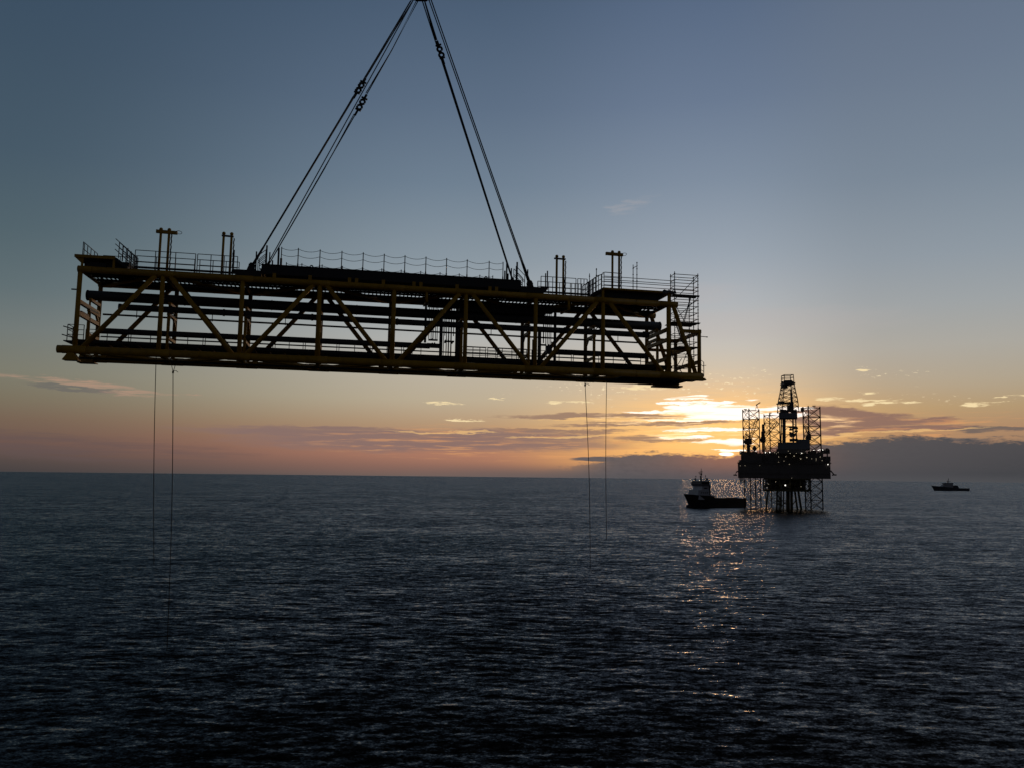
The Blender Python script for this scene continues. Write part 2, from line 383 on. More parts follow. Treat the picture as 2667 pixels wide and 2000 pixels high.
    mr = t.nodes.new('ShaderNodeMapRange'); mr.interpolation_type = 'SMOOTHSTEP'; mr.inputs['From Min'].default_value = 90; mr.inputs['From Max'].default_value = 900
    mr.inputs['To Min'].default_value = -0.225; mr.inputs['To Max'].default_value = -0.24; t.links.new(ln_.outputs['Value'], mr.inputs['Value'])
    cx = t.nodes.new('ShaderNodeCombineXYZ'); t.links.new(mr.outputs[0], cx.inputs[1]); t.links.new(cx.outputs[0], w.inputs[1])
    nn = t.nodes.new('ShaderNodeVectorMath'); nn.operation = 'NORMALIZE'; t.links.new(p.outputs[0], nn.inputs[0])
    t.links.new(nn.outputs[0], b.inputs['Normal'])
    me.materials.append(m)
    o = bpy.data.objects.new('sea', me); COL.objects.link(o)
    tag(o, 'dark rippled sea stretching to the horizon', 'sea', kind='structure')
build_sea()

# ------------------------------------------------------------------ truss bridge (local: x along, y away from camera, z up)
BM = Matrix(((0.98104917, -0.19362903, 0.00709375), (0.19367515, 0.98104406, -0.00651829), (-0.00569715, 0.00776864, 0.99995359))).to_4x4()
BM.translation = (-29.22678628, 54.22804375, 8.08249447 + CAM_H)
H, WD, L = 5.49, 4.70, 5.25
bridge = thing('truss_bridge', 'long yellow tubular truss bridge hanging level from wire slings over the sea', 'bridge', matrix=BM)
B = lambda mb, name, mat, par=None: mb.build(name, mat, bridge if par is None else par)
for t in (0, WD):
    tcm, bcm = MB().tube((-.16, t, H), (42.72, t, H), .22, 20), MB().tube((-1.06, t, 0), (44.75, t, 0), .265, 20)
    for k in range(9):             # thicker joint cans where the braces meet the chords, weld rings between
        tcm.tube((max(-.15, k*L-.75), t, H), (k*L+.72, t, H), .235, 20); bcm.tube((k*L-.75, t, 0), (k*L+.75, t, 0), .282, 20)
        if k < 8: tcm.tube((k*L+2.6, t, H), (k*L+2.64, t, H), .227, 20); bcm.tube((k*L+2.6, t, 0), (k*L+2.64, t, 0), .272, 20)
    B(tcm, 'top_chord', M_YEL); B(bcm, 'bottom_chord', M_YEL)
    if t == 0:
        for x in (23.35, 34.05): B(MB().tube((x, 0, 4.55), (x, 0, H-.1), .10, 10).beam((x, 0, 4.6), (x, 2.3, 4.75), .12, .12), 'hanger', M_YEL)
    for k in range(9): B(MB().tube((k*L, t, .2), (k*L, t, H-.15), .155, 12), 'vertical_post', M_YEL)
    for k in range(8):
        z0, z1 = (.1, H-.05) if k % 2 == 0 else (H-.05, .1)
        B(MB().tube((k*L+.42, t, z0), ((k+1)*L-.42, t, z1), .165, 12), 'diagonal_brace', M_YEL)
    B(MB().tube((42.40, t, H-.1), (44.22, t, .15), .165, 12), 'end_brace', M_YEL)
    B(MB().tube((44.52, t, .15), (44.52, t, 3.62), .15, 12), 'end_post', M_YEL)
    B(MB().beam((43.12, t, 3.46), (44.66, t, 3.46), .24, .26), 'end_beam', M_YEL)
    B(MB().tube((43.72, t, .2), (43.72, t, 2.2), .14, 12), 'end_post', M_YEL)
for k in range(9):
    B(MB().tube((k*L, .2, -.02), (k*L, WD-.2, -.02), .16, 12), 'cross_beam', M_YEL)
    B(MB().tube((k*L, .15, H-.02), (k*L, WD-.15, H-.02), .14, 12), 'cross_beam', M_YEL)
    B(MB().tube((k*L+.03, 2.4, .1), (k*L+.03, 2.4, 3.12), .115, 10), 'inner_post', M_YEL)
    bm = MB().beam((k*L+.03, 2.2, 3.12), (k*L+.03, WD, 3.12), .2, .22)
    bm.beam((k*L+.03, 4.0, 3.05), (k*L+.03, WD, 2.55), .14, .14).beam((k*L+.03, 2.4, 3.9), (k*L+.03, WD, 3.9), .18, .2)
    bm.tube((k*L+.03, 2.4, 3.2), (k*L+.03, 2.4, 3.9), .07, 8)
    B(bm, 'support_beam', M_YEL)
    B(MB().beam((k*L+.05, 2.4, 1.42), (k*L+.05, WD, 1.42), .18, .2).beam((k*L+.05, 4.0, 1.36), (k*L+.05, WD, .9), .12, .12), 'support_beam', M_YEL)
for k in range(8):
    a, b = ((.2, WD-.2) if k % 2 == 0 else (WD-.2, .2))
    B(MB().tube((k*L+.3, a, 0), ((k+1)*L-.3, b, 0), .15, 10), 'plan_brace', M_YEL)
    B(MB().tube((k*L+.3, b, H-.12), ((k+1)*L-.3, a, H-.12), .13, 10), 'plan_brace', M_YEL)
pm = MB().tube((-.5, 3.4, 4.37), (42.66, 3.4, 4.36), .36, 20)
for x in (-.45, 6.1, 12.2, 18.4, 24.6, 30.7, 36.9, 42.6): pm.tube((x-.03, 3.4, 4.37), (x+.03, 3.4, 4.37), .385, 20)
B(pm, 'pipe', M_GRY)
pm = MB().tube((1.95, 2.4, 3.46), (41.3, 2.4, 3.42), .225, 16)
for x in (2.0, 9.0, 15.2, 21.4, 27.6, 34.4, 40.9): pm.tube((x-.07, 2.4, 3.45), (x+.07, 2.4, 3.45), .262, 16)
B(pm, 'pipe', M_GRY)
# small lines clipped beside the big pipes, with brackets at every half bay
sm_ = MB().tube((3.0, 4.2, 3.80), (41.0, 4.2, 3.76), .035, 6).tube((8.0, 2.75, 1.95), (23.0, 2.75, 1.95), .03, 6)
for k in range(16): sm_.tube((2.62+k*2.63, 4.5, 3.1), (2.62+k*2.63, 4.5, 3.95), .03, 6).tube((2.62+k*2.63, 4.2, 3.72), (2.62+k*2.63, 4.65, 3.72), .025, 6)
B(sm_, 'instrument_line', M_GRY)
B(MB().tube((.6, 2.5, 1.73), (23.9, 2.5, 1.73), .205, 16).tube((23.9, 2.5, 1.73), (24.75, 2.5, 1.73), .14, 12), 'pipe', M_GRY)
B(MB().tube((33.6, 2.5, 1.76), (41.3, 2.5, 1.76), .205, 16), 'pipe', M_GRY)
B(MB().tube((.3, 4.6, 3.26), (41.4, 4.6, 3.14), .07, 8), 'conduit', M_GRY)
B(MB().tube((.3, 4.55, 1.62), (41.4, 4.55, 1.62), .05, 8), 'conduit', M_GRY)
# lower walkway
wd = MB().box((-.9, 2.5, .90), (43.3, 4.55, .96)).box((-.9, 2.45, .84), (43.3, 2.5, 1.06)).box((-.9, 4.55, .84), (43.3, 4.6, 1.16))
for i in range(44): wd.box((-.8+i, 2.5, .80), (-.72+i, 4.55, .90))
B(wd, 'walkway_deck', M_BLK)
def handrail(x0, x1, y, z, rails=(.45, .78, 1.12), posts=3, name='handrail', mat=M_GALV, r=.026):
    mb = MB()
    for hgt in rails: mb.tube((x0, y, z+hgt), (x1, y, z+hgt), r, 6)
    for i in range(posts):
        x = x0 + (x1-x0)*i/(posts-1); mb.tube((x, y, z), (x, y, z+rails[-1]), r*1.15, 6)
    return B(mb, name, mat)
xs = [-.8, 2.25, 5.1, 7.4, 9.9, 12.4, 14.6, 17.1, 19.6, 22.0, 23.5]
for a, b in zip(xs, xs[1:]): handrail(a+.08, b-.08, 4.5, .96, (.35, .62, .88, 1.14), 3)
xs = [26.4, 28.6, 31.1, 33.4, 35.6, 37.9, 40.2, 42.6]
for a, b in zip(xs, xs[1:]): handrail(a+.08, b-.08, 4.5, .96, (.35, .62, .88, 1.14), 3)
for a, b in ((26.5, 29.0), (29.1, 31.4)): handrail(a, b, 2.55, .75, (.22, .44, .66, .88, 1.1), 3)
er = MB()
for z in (1.35, 1.7, 2.05): er.tube((-1.25, 2.3, z), (-.2, 2.3, z), .025, 6); er.tube((-1.25, 2.3, z), (-1.25, 4.5, z), .025, 6)
for x, y in ((-1.25, 2.3), (-.6, 2.3), (-.2, 2.3), (-1.25, 4.5), (-1.25, 3.4)): er.tube((x, y, .9), (x, y, 2.05), .03, 6)
er.tube((-1.45, 2.0, 1.86), (-.5, 2.2, 1.62), .04, 6).tube((-1.5, 2.0, 1.28), (-.5, 2.2, 1.02), .04, 6).box((-1.45, 2.2, .86), (-.85, 4.5, .92))
B(er, 'end_handrail', M_GALV)
er = MB()
for z in (.55, .95, 1.3): er.path([(44.5, .25, z+.1), (44.75, .25, z), (45.0, .25, z-.15), (45.0, .25, z-.4)], .022, 6)
er.tube((45.0, .25, .0), (45.0, .25, 1.15), .03, 6).tube((44.9, .25, .85), (45.2, .25, .9), .02, 6).tube((44.75, .25, .1), (44.75, .25, 1.3), .025, 6).box((44.6, .1, -.16), (45.05, 2.6, -.1))
B(er, 'end_handrail', M_GALV)
# upper grating
gr = MB()
for a, b in ((.20, 1.05), (1.72, 2.0), (2.86, 3.12), (3.66, 4.45)):
    gr.box((.2, a, 5.44), (41.9, b, 5.50))
n = int(41.4/.29)
for i in range(n):
    x = .3 + i*.29; gr.box((x, 1.05, 5.45), (x+.10, 1.72, 5.50)); gr.box((x+.04, 2.0, 5.45), (x+.13, 2.86, 5.50))
for i in range(40): gr.box((.4+i*1.05, 3.12, 5.44), (.55+i*1.05, 3.66, 5.50))
for y in (.3, 1.0, 1.8, 2.95, 4.3): gr.box((.2, y, 5.36), (41.9, y+.06, 5.44))
B(gr, 'deck_grating', M_BLK)
# upper handrails beside the deck
for a, b, y in ((3.35, 7.27, .1), (7.40, 10.06, .1), (31.9, 34.62, .1), (34.76, 35.5, .1)): handrail(a, b, y, 5.75, (.50, .92, 1.32), 4)
for a, b, y in ((3.1, 6.95, 1.62), (7.3, 9.98, 1.62), (32.0, 34.6, 1.62), (34.7, 35.5, 1.62)): handrail(a, b, y, 5.72, (.5, .92, 1.32), 4)
for a, b in ((3.3, 10.1), (31.9, 35.6)):
    B(MB().box((a, .05, 5.80), (b, .09, 5.95)).box((a, .05, 5.735), (b, .09, 5.755)), 'toe_board', M_BLK)
# lifting deck box between the slings
dk = B(MB().box((11.7, .0, 6.38), (30.36, 4.7, 6.63)).box((11.7, .0, 5.93), (30.36, .18, 6.38)).box((11.7, 4.52, 6.2), (30.36, 4.7, 6.38)).box((11.7, .18, 5.93), (11.85, 4.52, 6.38)).box((30.2, .18, 5.93), (30.36, 4.52, 6.38)).box((11.7, -.04, 6.58), (30.36, 0, 6.64)), 'deck_box', M_BLK)
B(MB().prism([(9.74, 6.14), (11.72, 6.14), (11.72, 5.74), (10.0, 5.74), (9.95, 5.92)], -.02, .5).prism([(9.74, 6.14), (11.7, 6.14), (11.7, 6.0), (9.8, 6.0)], .5, 4.7), 'lifting_platform', M_BLK)
B(MB().prism([(30.34, 6.2), (32.5, 6.2), (32.25, 5.98), (32.1, 5.76), (30.34, 5.76)], -.02, .5).prism([(30.36, 6.2), (32.5, 6.2), (32.4, 6.04), (30.36, 6.04)], .5, 4.7), 'lifting_platform', M_BLK)
for x in (12.6, 15.05, 17.8, 18.3, 20.2, 22.4, 22.9, 25.55, 28.0, 28.5):
    B(MB().box((x-.12, -.07, 5.66), (x+.12, -.045, 6.02)), 'clamp_plate', M_YEL, dk)
sxs = [13.0, 14.15, 15.66, 17.19, 18.70, 20.20, 21.70, 23.23, 24.75, 26.28, 27.93, 28.98]
for y in (.12, 4.6):
    for x in sxs: B(MB().tube((x, y, 6.63), (x, y, 7.98), .034, 8).tube((x, y, 6.63), (x, y, 6.85), .05, 8), 'stanchion', M_GALV, dk)
    for a, b in zip(sxs, sxs[1:]):
        mb = MB()
        for z in (7.90, 7.44):
            mb.path([(a+(b-a)*i/10, y, z - .16*(1-(2*i/10-1)**2)*(b-a)/1.5) for i in range(11)], .017, 5)
        B(mb, 'chain', M_WIRE, dk)
for x in (15.09, 27.75):
    B(MB().torus((x, .4, 6.74), (0, 1, 0), .10, .045, 14, 6).box((x-.13, .37, 6.62), (x+.13, .43, 6.74)), 'lifting_eye', M_BLK, dk)
# guide posts and stair rails at both ends of the box
for x, y, z0, z1, r in ((9.77, .3, 5.9, 7.57, .05), (11.28, .3, 6.1, 7.57, .05), (11.97, .3, 6.6, 8.06, .06), (12.19, .3, 6.6, 7.58, .045), (12.79, .3, 6.6, 7.95, .07),
                        (12.98, .3, 6.6, 7.2, .08), (29.16, .3, 6.6, 7.35, .055), (29.30, .3, 6.6, 8.08, .06), (29.66, .3, 6.6, 7.58, .05), (30.09, .3, 6.6, 8.08, .065),
                        (30.91, .3, 6.1, 7.57, .05), (32.30, .3, 6.1, 7.36, .045), (32.44, .3, 6.1, 7.56, .05), (12.4, .3, 6.6, 7.0, .05), (29.4, .3, 6.6, 7.15, .06)):
    B(MB().tube((x, y, z0), (x, y, z1), r, 10), 'guide_post', M_BLK)
for x0, z0, x1, z1, zz in ((11.92, 7.73, 11.42, 7.27, 6.1), (30.0, 7.76, 30.68, 7.09, 6.1)):
    for y in (.25, 1.1):
        mb = MB(); sg = 1 if x1 > x0 else -1
        for d in (0, -.42, -.55): mb.tube((x0, y, z0+d), (x1, y, z1+d), .026, 6)
        mb.tube((x1, y, zz), (x1, y, z1), .028, 6).tube((x0, y, 6.6), (x0, y, z0), .028, 6)
        B(mb, 'stair_handrail', M_GALV)
    mb = MB()
    for i in range(3):
        f = (i+.5)/3; mb.box((x0+(x1-x0)*f-.12, .25, 6.62-.5*f-.03), (x0+(x1-x0)*f+.12, 1.1, 6.62-.5*f))
    B(mb, 'stair_steps', M_BLK)
# lifting lugs with shackles where the slings end
for x in (11.0, 31.05):
    for y in (.05, 4.65):
        B(MB().prism([(x-.3, 6.14), (x+.3, 6.14), (x+.12, 6.62), (x-.12, 6.62)], y-.06, y+.06).torus((x, y, 6.52), (0, 1, 0), .13, .06, 14, 6), 'lifting_lug', M_BLK)
# goal post frames
def goal(x0, x1, ztop, zb, barl, barr, thick, hook):
    mb = B(MB().beam((barl, .4, ztop-.16), (barr, .4, ztop-.18), .2, .22 if thick else .09), 'crossbar', M_YEL if thick else M_GALV)
    for x in (x0, x1): B(MB().tube((x, .4, zb), (x, .4, ztop+.04), .085, 10).ball((x, .4, ztop), .13, 8, 6), 'guide_post', M_YEL)
    c = MB(); z = ztop - .3; pts = []
    for i in range(22): pts.append((x1+.17+.02*math.sin(i*1.9), .4, z - i*(ztop-zb-.5)/21))
    c.path(pts, .045, 6)
    if hook: c.torus((barr+.1, .4, ztop-.13), (0, .35, 1), .19, .018, 16, 5)
    B(c, 'chain', M_WIRE)
goal(4.84, 5.38, 8.72, 5.6, 4.53, 5.92, True, True)
goal(9.0, 9.53, 8.74, 5.6, 8.87, 9.67, False, False)
goal(33.18, 33.7, 8.76, 5.6, 32.98, 33.86, False, False)
goal(37.6, 38.14, 9.42, 6.4, 37.06, 38.44, True, True)
# raised landings at both ends
lf = B(MB().box((-.42, -.05, 6.32), (2.13, 4.6, 6.46)).box((-.42, -.09, 6.28), (2.13, -.05, 6.48)), 'landing', M_YEL)
B(MB().prism([(2.13, 6.46), (2.30, 6.36), (2.95, 5.86), (2.95, 5.66), (2.13, 6.2)], .0, 1.7), 'landing_stair', M_BLK, lf)
B(MB().prism([(-.42, 6.30), (.02, 6.30), (.02, 5.90)], .0, .1).prism([(-.42, 6.30), (.02, 6.30), (.02, 5.90)], 4.5, 4.6), 'gusset', M_YEL, lf)
for x in (.06, 2.05): 
    for y in (.05, 4.5): B(MB().box((x-.07, y-.05, 5.6), (x+.07, y+.05, 6.32)), 'landing_post', M_YEL, lf)
B(MB().box((.12, .3, 5.68), (1.5, 2.6, 6.08)).box((1.45, .4, 5.68), (2.9, 4.4, 6.25)), 'equipment_box', M_BLK, lf)
mb = MB()
for z in (6.95, 7.42): mb.tube((0, .2, z), (0, 3.4, z), .026, 6)
for y in (.2, .45, 1.15, 1.9, 2.7, 3.4): mb.tube((0, y, 6.46), (0, y, 7.42), .028, 6)
B(mb, 'landing_handrail', M_GALV, lf)
mb = MB()
for z in (6.95, 7.45): mb.tube((.25, 3.9, z), (2.5, 3.9, z), .026, 6)
for x in (.25, 1.4, 2.5): mb.tube((x, 3.9, 6.46), (x, 3.9, 7.45), .026, 6)
B(mb, 'landing_handrail', M_GALV, lf)
def sloped(x0, z0, x1, z1, y, hts, n, par, ext=0.0):
    mb = MB()
    for hh in hts: mb.tube((x0-ext, y, z0+hh+ext*.72), (x1, y, z1+hh), .03, 6)
    for i in range(n):
        f = i/(n-1); x, z = x0+(x1-x0)*f, z0+(z1-z0)*f; mb.tube((x, y, z), (x, y, z+hts[-1]), .03, 6)
    return B(mb, 'stair_handrail', M_GALV, par)
sloped(2.30, 6.42, 3.25, 5.62, .1, (.38, .74, 1.10), 5, lf)
sloped(2.45, 6.42, 3.15, 5.72, 1.7, (.40, .78, 1.15), 4, lf, .85)
sloped(2.35, 6.40, 3.22, 5.65, .9, (.6, 1.08), 4, lf)
rf = B(MB().box((36.7, -.05, 6.36), (42.3, 4.6, 6.46)).box((36.7, -.09, 6.34), (42.3, -.05, 6.48)), 'landing', M_YEL)
B(MB().prism([(36.7, 6.46), (36.0, 6.08), (35.75, 5.86), (35.75, 5.68), (36.7, 6.2)], .0, 1.7), 'landing_stair', M_BLK, rf)
for x in (36.74, 42.06):
    for y in (.05, 4.5): B(MB().box((x-.1, y-.05, 5.6), (x+.1, y+.05, 6.36)), 'landing_post', M_YEL, rf)
B(MB().prism([(36.9, 5.75), (41.2, 5.75), (41.9, 6.34), (36.9, 6.34)], .5, 4.4), 'equipment_box', M_BLK, rf)
sloped(36.62, 6.42, 35.5, 5.70, .1, (.38, .74, 1.10), 6, rf)
sloped(36.5, 6.40, 35.6, 5.75, 1.7, (.40, .78, 1.15), 5, rf)
sloped(36.4, 6.40, 35.6, 5.75, .9, (.6, 1.08), 4, rf)
mb = MB()
mb.path([(36.72, .3, 6.46), (36.72, .3, 7.60), (36.82, .3, 7.72), (37.0, .3, 7.76), (38.25, .3, 7.74)], .032, 6)
for z in (6.72, 7.02, 7.36): mb.tube((36.72, .3, z), (38.3, .3, z), .026, 6)
mb.tube((36.9, .3, 6.46), (36.9, .3, 7.7), .028, 6)
B(mb, 'landing_handrail', M_GALV, rf)
# manifold of small vertical pipes
for x, y, z0, z1, r in ((23.82, 2.6, 2.3, 4.9, .03), (24.0, 2.6, 2.2, 4.9, .03), (24.14, 2.6, 2.3, 4.9, .04), (24.32, 2.6, 2.2, 4.9, .03), (24.45, 2.6, 2.3, 4.9, .03), (24.74, 2.5, .9, 4.6, .13),
                        (24.95, 2.6, 1.0, 4.9, .03), (25.04, 2.6, 2.6, 4.9, .03), (25.16, 2.6, 1.0, 4.9, .035), (25.33, 2.6, .9, 4.9, .045), (25.52, 2.6, .9, 4.9, .05), (25.7, 2.6, 2.6, 4.9, .035),
                        (25.96, 2.4, .5, 3.2, .10), (26.12, 2.4, .5, 3.4, .05), (23.55, 2.6, 2.0, 4.9, .09), (32.74, 2.6, 2.4, 4.9, .045), (32.92, 2.6, 2.3, 4.9, .03), (33.05, 2.6, 2.3, 4.9, .03), (33.19, 2.6, 2.3, 4.9, .03), (33.33, 2.6, 1.8, 4.9, .03),
                        (32.4, 2.5, .6, 3.4, .14), (33.66, 2.6, .8, 4.9, .11), (31.05, 2.4, .5, 3.2, .06), (31.9, 2.4, .4, 2.6, .10), (31.45, 2.4, .3, 3.4, .04)):
    B(MB().tube((x, y, z0), (x, y, z1), r, 10), 'riser_pipe', M_GRY)
B(MB().box((23.75, 2.4, 4.9), (33.6, 3.6, 5.2)).box((26.1, 2.3, 4.55), (32.8, 3.5, 4.95)), 'cable_tray', M_BLK)
mf = MB().box((23.8, 2.45, 2.18), (24.5, 2.75, 2.27)).box((25.02, 2.45, 2.12), (25.75, 2.75, 2.22)).tube((23.7, 2.6, 1.92), (24.7, 2.6, 1.90), .06, 8).tube((24.9, 2.6, .85), (25.85, 2.6, .85), .07, 8).box((32.55, 2.45, 2.2), (32.95, 2.75, 2.3)).box((32.95, 2.4, 1.6), (33.4, 2.8, 2.2))
for i in range(14):
    x = random.choice([23.9, 24.1, 24.3, 25.1, 25.3, 25.55, 25.75, 33.0, 33.2, 33.4]) + random.uniform(-.05, .05); z = random.uniform(1.9, 2.5)
    mf.ball((x, 2.55, z), random.uniform(.05, .1), 8, 6)
B(mf, 'valve_manifold', M_GRY)
for x, z in ((31.35, 3.55), (37.1, 3.6), (5.4, 3.5), (10.7, 3.45), (26.3, 3.6)):
    mb = MB().torus((x, 2.35, z), (0, 1, 0), .2, .05, 14, 6).box((x-.2, 2.2, z-.35), (x+.2, 2.5, z-.1)).tube((x-.15, 2.3, z-.05), (x+.3, 2.3, z+.15), .03, 6)
    B(mb, 'pipe_clamp', M_GRY)
# feet, bottom plates, right end cross members
B(MB().prism([(-.62, -.74), (.34, -.74), (.34, -.70), (.02, -.25), (-.32, -.25), (-.62, -.70)], -.35, .35), 'bridge_foot', M_YEL)
B(MB().box((-1.1, 4.2, -.36), (.08, 5.1, -.30)).box((-1.0, 4.3, -.31), (-.05, 5.0, -.05)), 'bridge_foot', M_YEL)
B(MB().prism([(43.0, -.33), (44.95, -.33), (44.85, -.22), (44.6, -.1), (43.4, -.1)], -.4, .4), 'bridge_foot', M_YEL)
B(MB().box((42.5, 4.0, -.42), (44.85, 5.1, -.30)).box((42.7, 4.2, -.31), (44.6, 5.0, -.05)), 'bridge_foot', M_YEL)
B(MB().box((38.5, .25, -.2), (44.4, 4.45, -.12)), 'floor_plate', M_BLK)
B(MB().beam((-.6, 2.0, -.3), (43, 2.0, -.3), .25, .12), 'keel_beam', M_BLK)
for s_, z in ((42.0, 3.55), (42.0, 2.75), (44.5, 3.4), (43.7, 2.15), (44.5, 1.1), (42.0, 1.3), (0, 3.3), (0, 2.5)):
    B(MB().beam((s_, .12, z), (s_, WD-.12, z), .22, .26), 'cross_beam', M_YEL)
B(MB().tube((42.1, 4.6, 2.6), (44.5, 4.6, 2.6), .13, 10), 'end_beam', M_YEL)
B(MB().tube((-.5, .1, 4.1), (.1, .1, 4.1), .05, 6).box((-.3, .6, 2.5), (.1, 2.2, 2.75)), 'pipe_stub', M_GRY)

# ------------------------------------------------------------------ scaffold
sc = thing('scaffold', 'tall tube scaffold tower with plank decks clinging to the right end of the bridge', 'scaffolding', matrix=BM)
for x, y, z0, z1 in ((42.66, .35, .3, 8.2), (42.7, 1.25, .3, 8.2), (44.6, .35, 3.5, 8.15), (44.62, 1.25, .3, 8.1), (44.62, 2.1, .3, 6.6), (42.72, 2.1, .3, 4.4)):
    mb = MB().tube((x, y, z0), (x, y, z1), .034, 8)
    z = z0 + .25
    while z < z1: mb.tube((x, y, z-.03), (x, y, z+.03), .055, 8); z += .5
    mb.build('scaffold_pole', M_GALV, sc)
for i, z in enumerate((.8, 1.7, 2.7, 3.3, 4.5, 5.0, 5.5, 6.0, 6.75, 7.05, 7.55, 8.0)):
    mb = MB().tube((42.6, .35, z), (44.66, .35, z), .028, 6).tube((42.64, 1.25, z-.02), (44.68, 1.25, z-.02), .028, 6).tube((44.6, .3, z+.02), (44.62, 2.1 if z < 6.5 else 1.3, z+.02), .028, 6).tube((42.66, .3, z+.02), (42.7, 2.1 if z < 4.4 else 1.3, z+.02), .028, 6)
    if z < 6.5: mb.tube((42.7, 2.1, z), (44.66, 2.1, z), .026, 6)
    mb.build('scaffold_ledger', M_GALV, sc)
for z, y1, x0 in ((6.38, 1.25, 42.6), (4.22, 2.1, 42.5), (2.3, 2.0, 42.9)):
    mb = MB()
    n = max(3, int((y1-.3)/.23))
    for i in range(n): y = .3 + i*(y1-.25)/n; mb.box((x0 + random.uniform(-.1, .1), y, z-.025), (44.75 + random.uniform(-.1, .05), y+.22, z+.025))
    mb.box((x0, .3, z-.11), (44.7, .36, z-.03))
    mb.build('scaffold_deck', M_WOOD, sc)
for p0, p1 in (((44.6, .35, 7.95), (42.7, .35, 6.0)), ((42.7, .35, 5.6), (43.9, 1.2, 4.3)), ((44.6, .35, 6.2), (42.9, .35, 4.6)), ((44.4, 1.25, 6.4), (43.8, 1.25, 4.3)), ((44.3, 1.1, 6.4), (43.65, 1.1, 4.3)),
               ((42.75, .5, 4.2), (43.35, .5, 2.6)), ((42.85, .6, 4.2), (43.45, .6, 2.6)), ((43.0, 2.0, 2.2), (43.6, 2.0, .4)), ((44.6, 2.1, 2.6), (43.8, 2.1, .6)), ((42.9, 1.25, .4), (43.6, 1.25, 1.5)), ((43.6, 1.25, .4), (42.9, 1.25, 1.5))):
    MB().tube(p0, p1, .028, 6).build('scaffold_brace', M_GALV, sc)
for x0 in (42.8, 43.5):
    mb = MB(); zb = 2.5 if x0 < 43 else .5
    for i in range(6): mb.tube((x0+.1*i, .5, zb+1.6-.28*i), (x0+.1*i, .85, zb+1.6-.28*i), .018, 5)
    mb.build('scaffold_ladder', M_GALV, sc)
MB().tube((44.4, .35, 3.18), (45.36, .35, 3.15), .03, 6).tube((45.28, .35, 3.15), (45.38, .35, 3.15), .045, 6).build('scaffold_brace', M_GALV, sc)
MB().tube((41.5, 2.2, 3.2), (41.5, 2.2, 4.3), .03, 6).tube((41.2, 2.2, 4.05), (41.85, 2.2, 4.1), .025, 6).build('scaffold_pole', M_GALV, sc)
# loose scaffold tubes used as guard rails along the right landing
sg = thing('scaffold_guardrail', 'scaffold tube guard rail along the raised right landing with two tall standards', 'guard rail', matrix=BM)
for x, y, z0, z1 in ((39.24, .3, 6.46, 8.50), (39.55, .3, 6.46, 8.70), (35.95, 1.0, 5.8, 7.75), (36.38, .6, 5.8, 8.1)):
    mb = MB().tube((x, y, z0), (x, y, z1), .030, 8); z = z0+.3
    while z < z1: mb.tube((x, y, z-.04), (x, y, z+.04), .05, 8); z += .48
    mb.build('scaffold_pole', M_GALV, sg)
for z in (6.78, 7.05, 7.2, 7.45): MB().tube((36.9, .32, z), (42.7, .32, z-.02), .026, 6).build('guard_tube', M_GALV, sg)
MB().tube((39.2, .3, 8.22), (39.6, .3, 8.45), .028, 6).build('guard_tube', M_GALV, sg)
MB().tube((36.3, .5, 7.45), (36.95, .5, 7.68), .028, 6).build('guard_tube', M_GALV, sg)
# crumpled tarpaulin on the corner of the landing
def tarp():
    mb = MB(); nx, ny = 14, 8; rnd = random.Random(3)
    top = []
    for i in range(nx+1):
        row = []
        for j in range(ny+1):
            x = 41.5 + 1.1*i/nx; y = -.15 + 1.1*j/ny
            z = 6.44 + .12*math.sin(i*1.1)*math.cos(j*.9) + rnd.uniform(-.05, .09) - .35*max(0, i/nx-.75)*2 + (.12 if 3 < i < 7 or i > 10 else 0)
            row.append((x, y, z))
        top.append(row)
    for i in range(nx):
        for j in range(ny): mb.quad([top[i][j], top[i+1][j], top[i+1][j+1], top[i][j+1]])
    for i in range(nx):
        a, b = top[i][0], top[i+1][0]; mb.quad([a, (a[0], a[1]+.03, a[2]-.2), (b[0], b[1]+.03, b[2]-.2), b])
    o = mb.build('tarpaulin', M_TARP); o.matrix_world = BM
    tag(o, 'crumpled grey tarpaulin bunched on the corner of the right landing', 'tarpaulin')
tarp()

# ------------------------------------------------------------------ slings and hook block
def bp(x, y, z): return BM @ Vector((x, y, z))
APX = (22.47, 2.35, 30.6)
hb = thing('hook_block', 'black crane hook block at the top of the wire slings', 'hook block', matrix=Matrix.Translation(bp(22.42, 2.35, 29.2)))
HB = bp(22.42, 2.35, 29.2)
def near(o): return tuple(o)
MB().prism([(-.42, .05), (.42, .05), (.62, .5), (.5, 2.6), (-.5, 2.6), (-.62, .5)], -.45, .45).build('block_body', M_BLK, hb)
MB().path([(-.55, 0, .5), (-.75, 0, .2), (-.7, 0, -.0), (-.42, 0, -.06), (0, 0, .02), (.42, 0, -.06), (.7, 0, -.0), (.75, 0, .2), (.55, 0, .5)], .10, 10).build('hook', M_BLK, hb)
MB().tube((-.3, 0, 2.6), (-.3, 0, 9), .04, 8).tube((.3, 0, 2.6), (.3, 0, 9), .04, 8).build('hoist_rope', M_WIRE, hb)
def shackle(mb, p, d, s=1.0):
    p, d = Vector(p), Vector(d).normalized(); side = d.cross(Vector((0, 1, 0))).normalized()
    mb.torus(p + d*.34*s, Vector((0, 1, 0)), .25*s, .12*s, 16, 7); mb.torus(p - d*.30*s, Vector((0, 1, 0)), .25*s, .12*s, 16, 7)
    mb.tube(p + d*.78*s - side*.32*s, p + d*.78*s + side*.32*s, .11*s, 8); mb.tube(p - d*.62*s - side*.30*s, p - d*.62*s + side*.30*s, .10*s, 8)
    mb.tube(p + d*.6*s, p + d*1.25*s, .13*s, 8); mb.tube(p - d*.55*s, p - d*1.3*s, .12*s, 8)
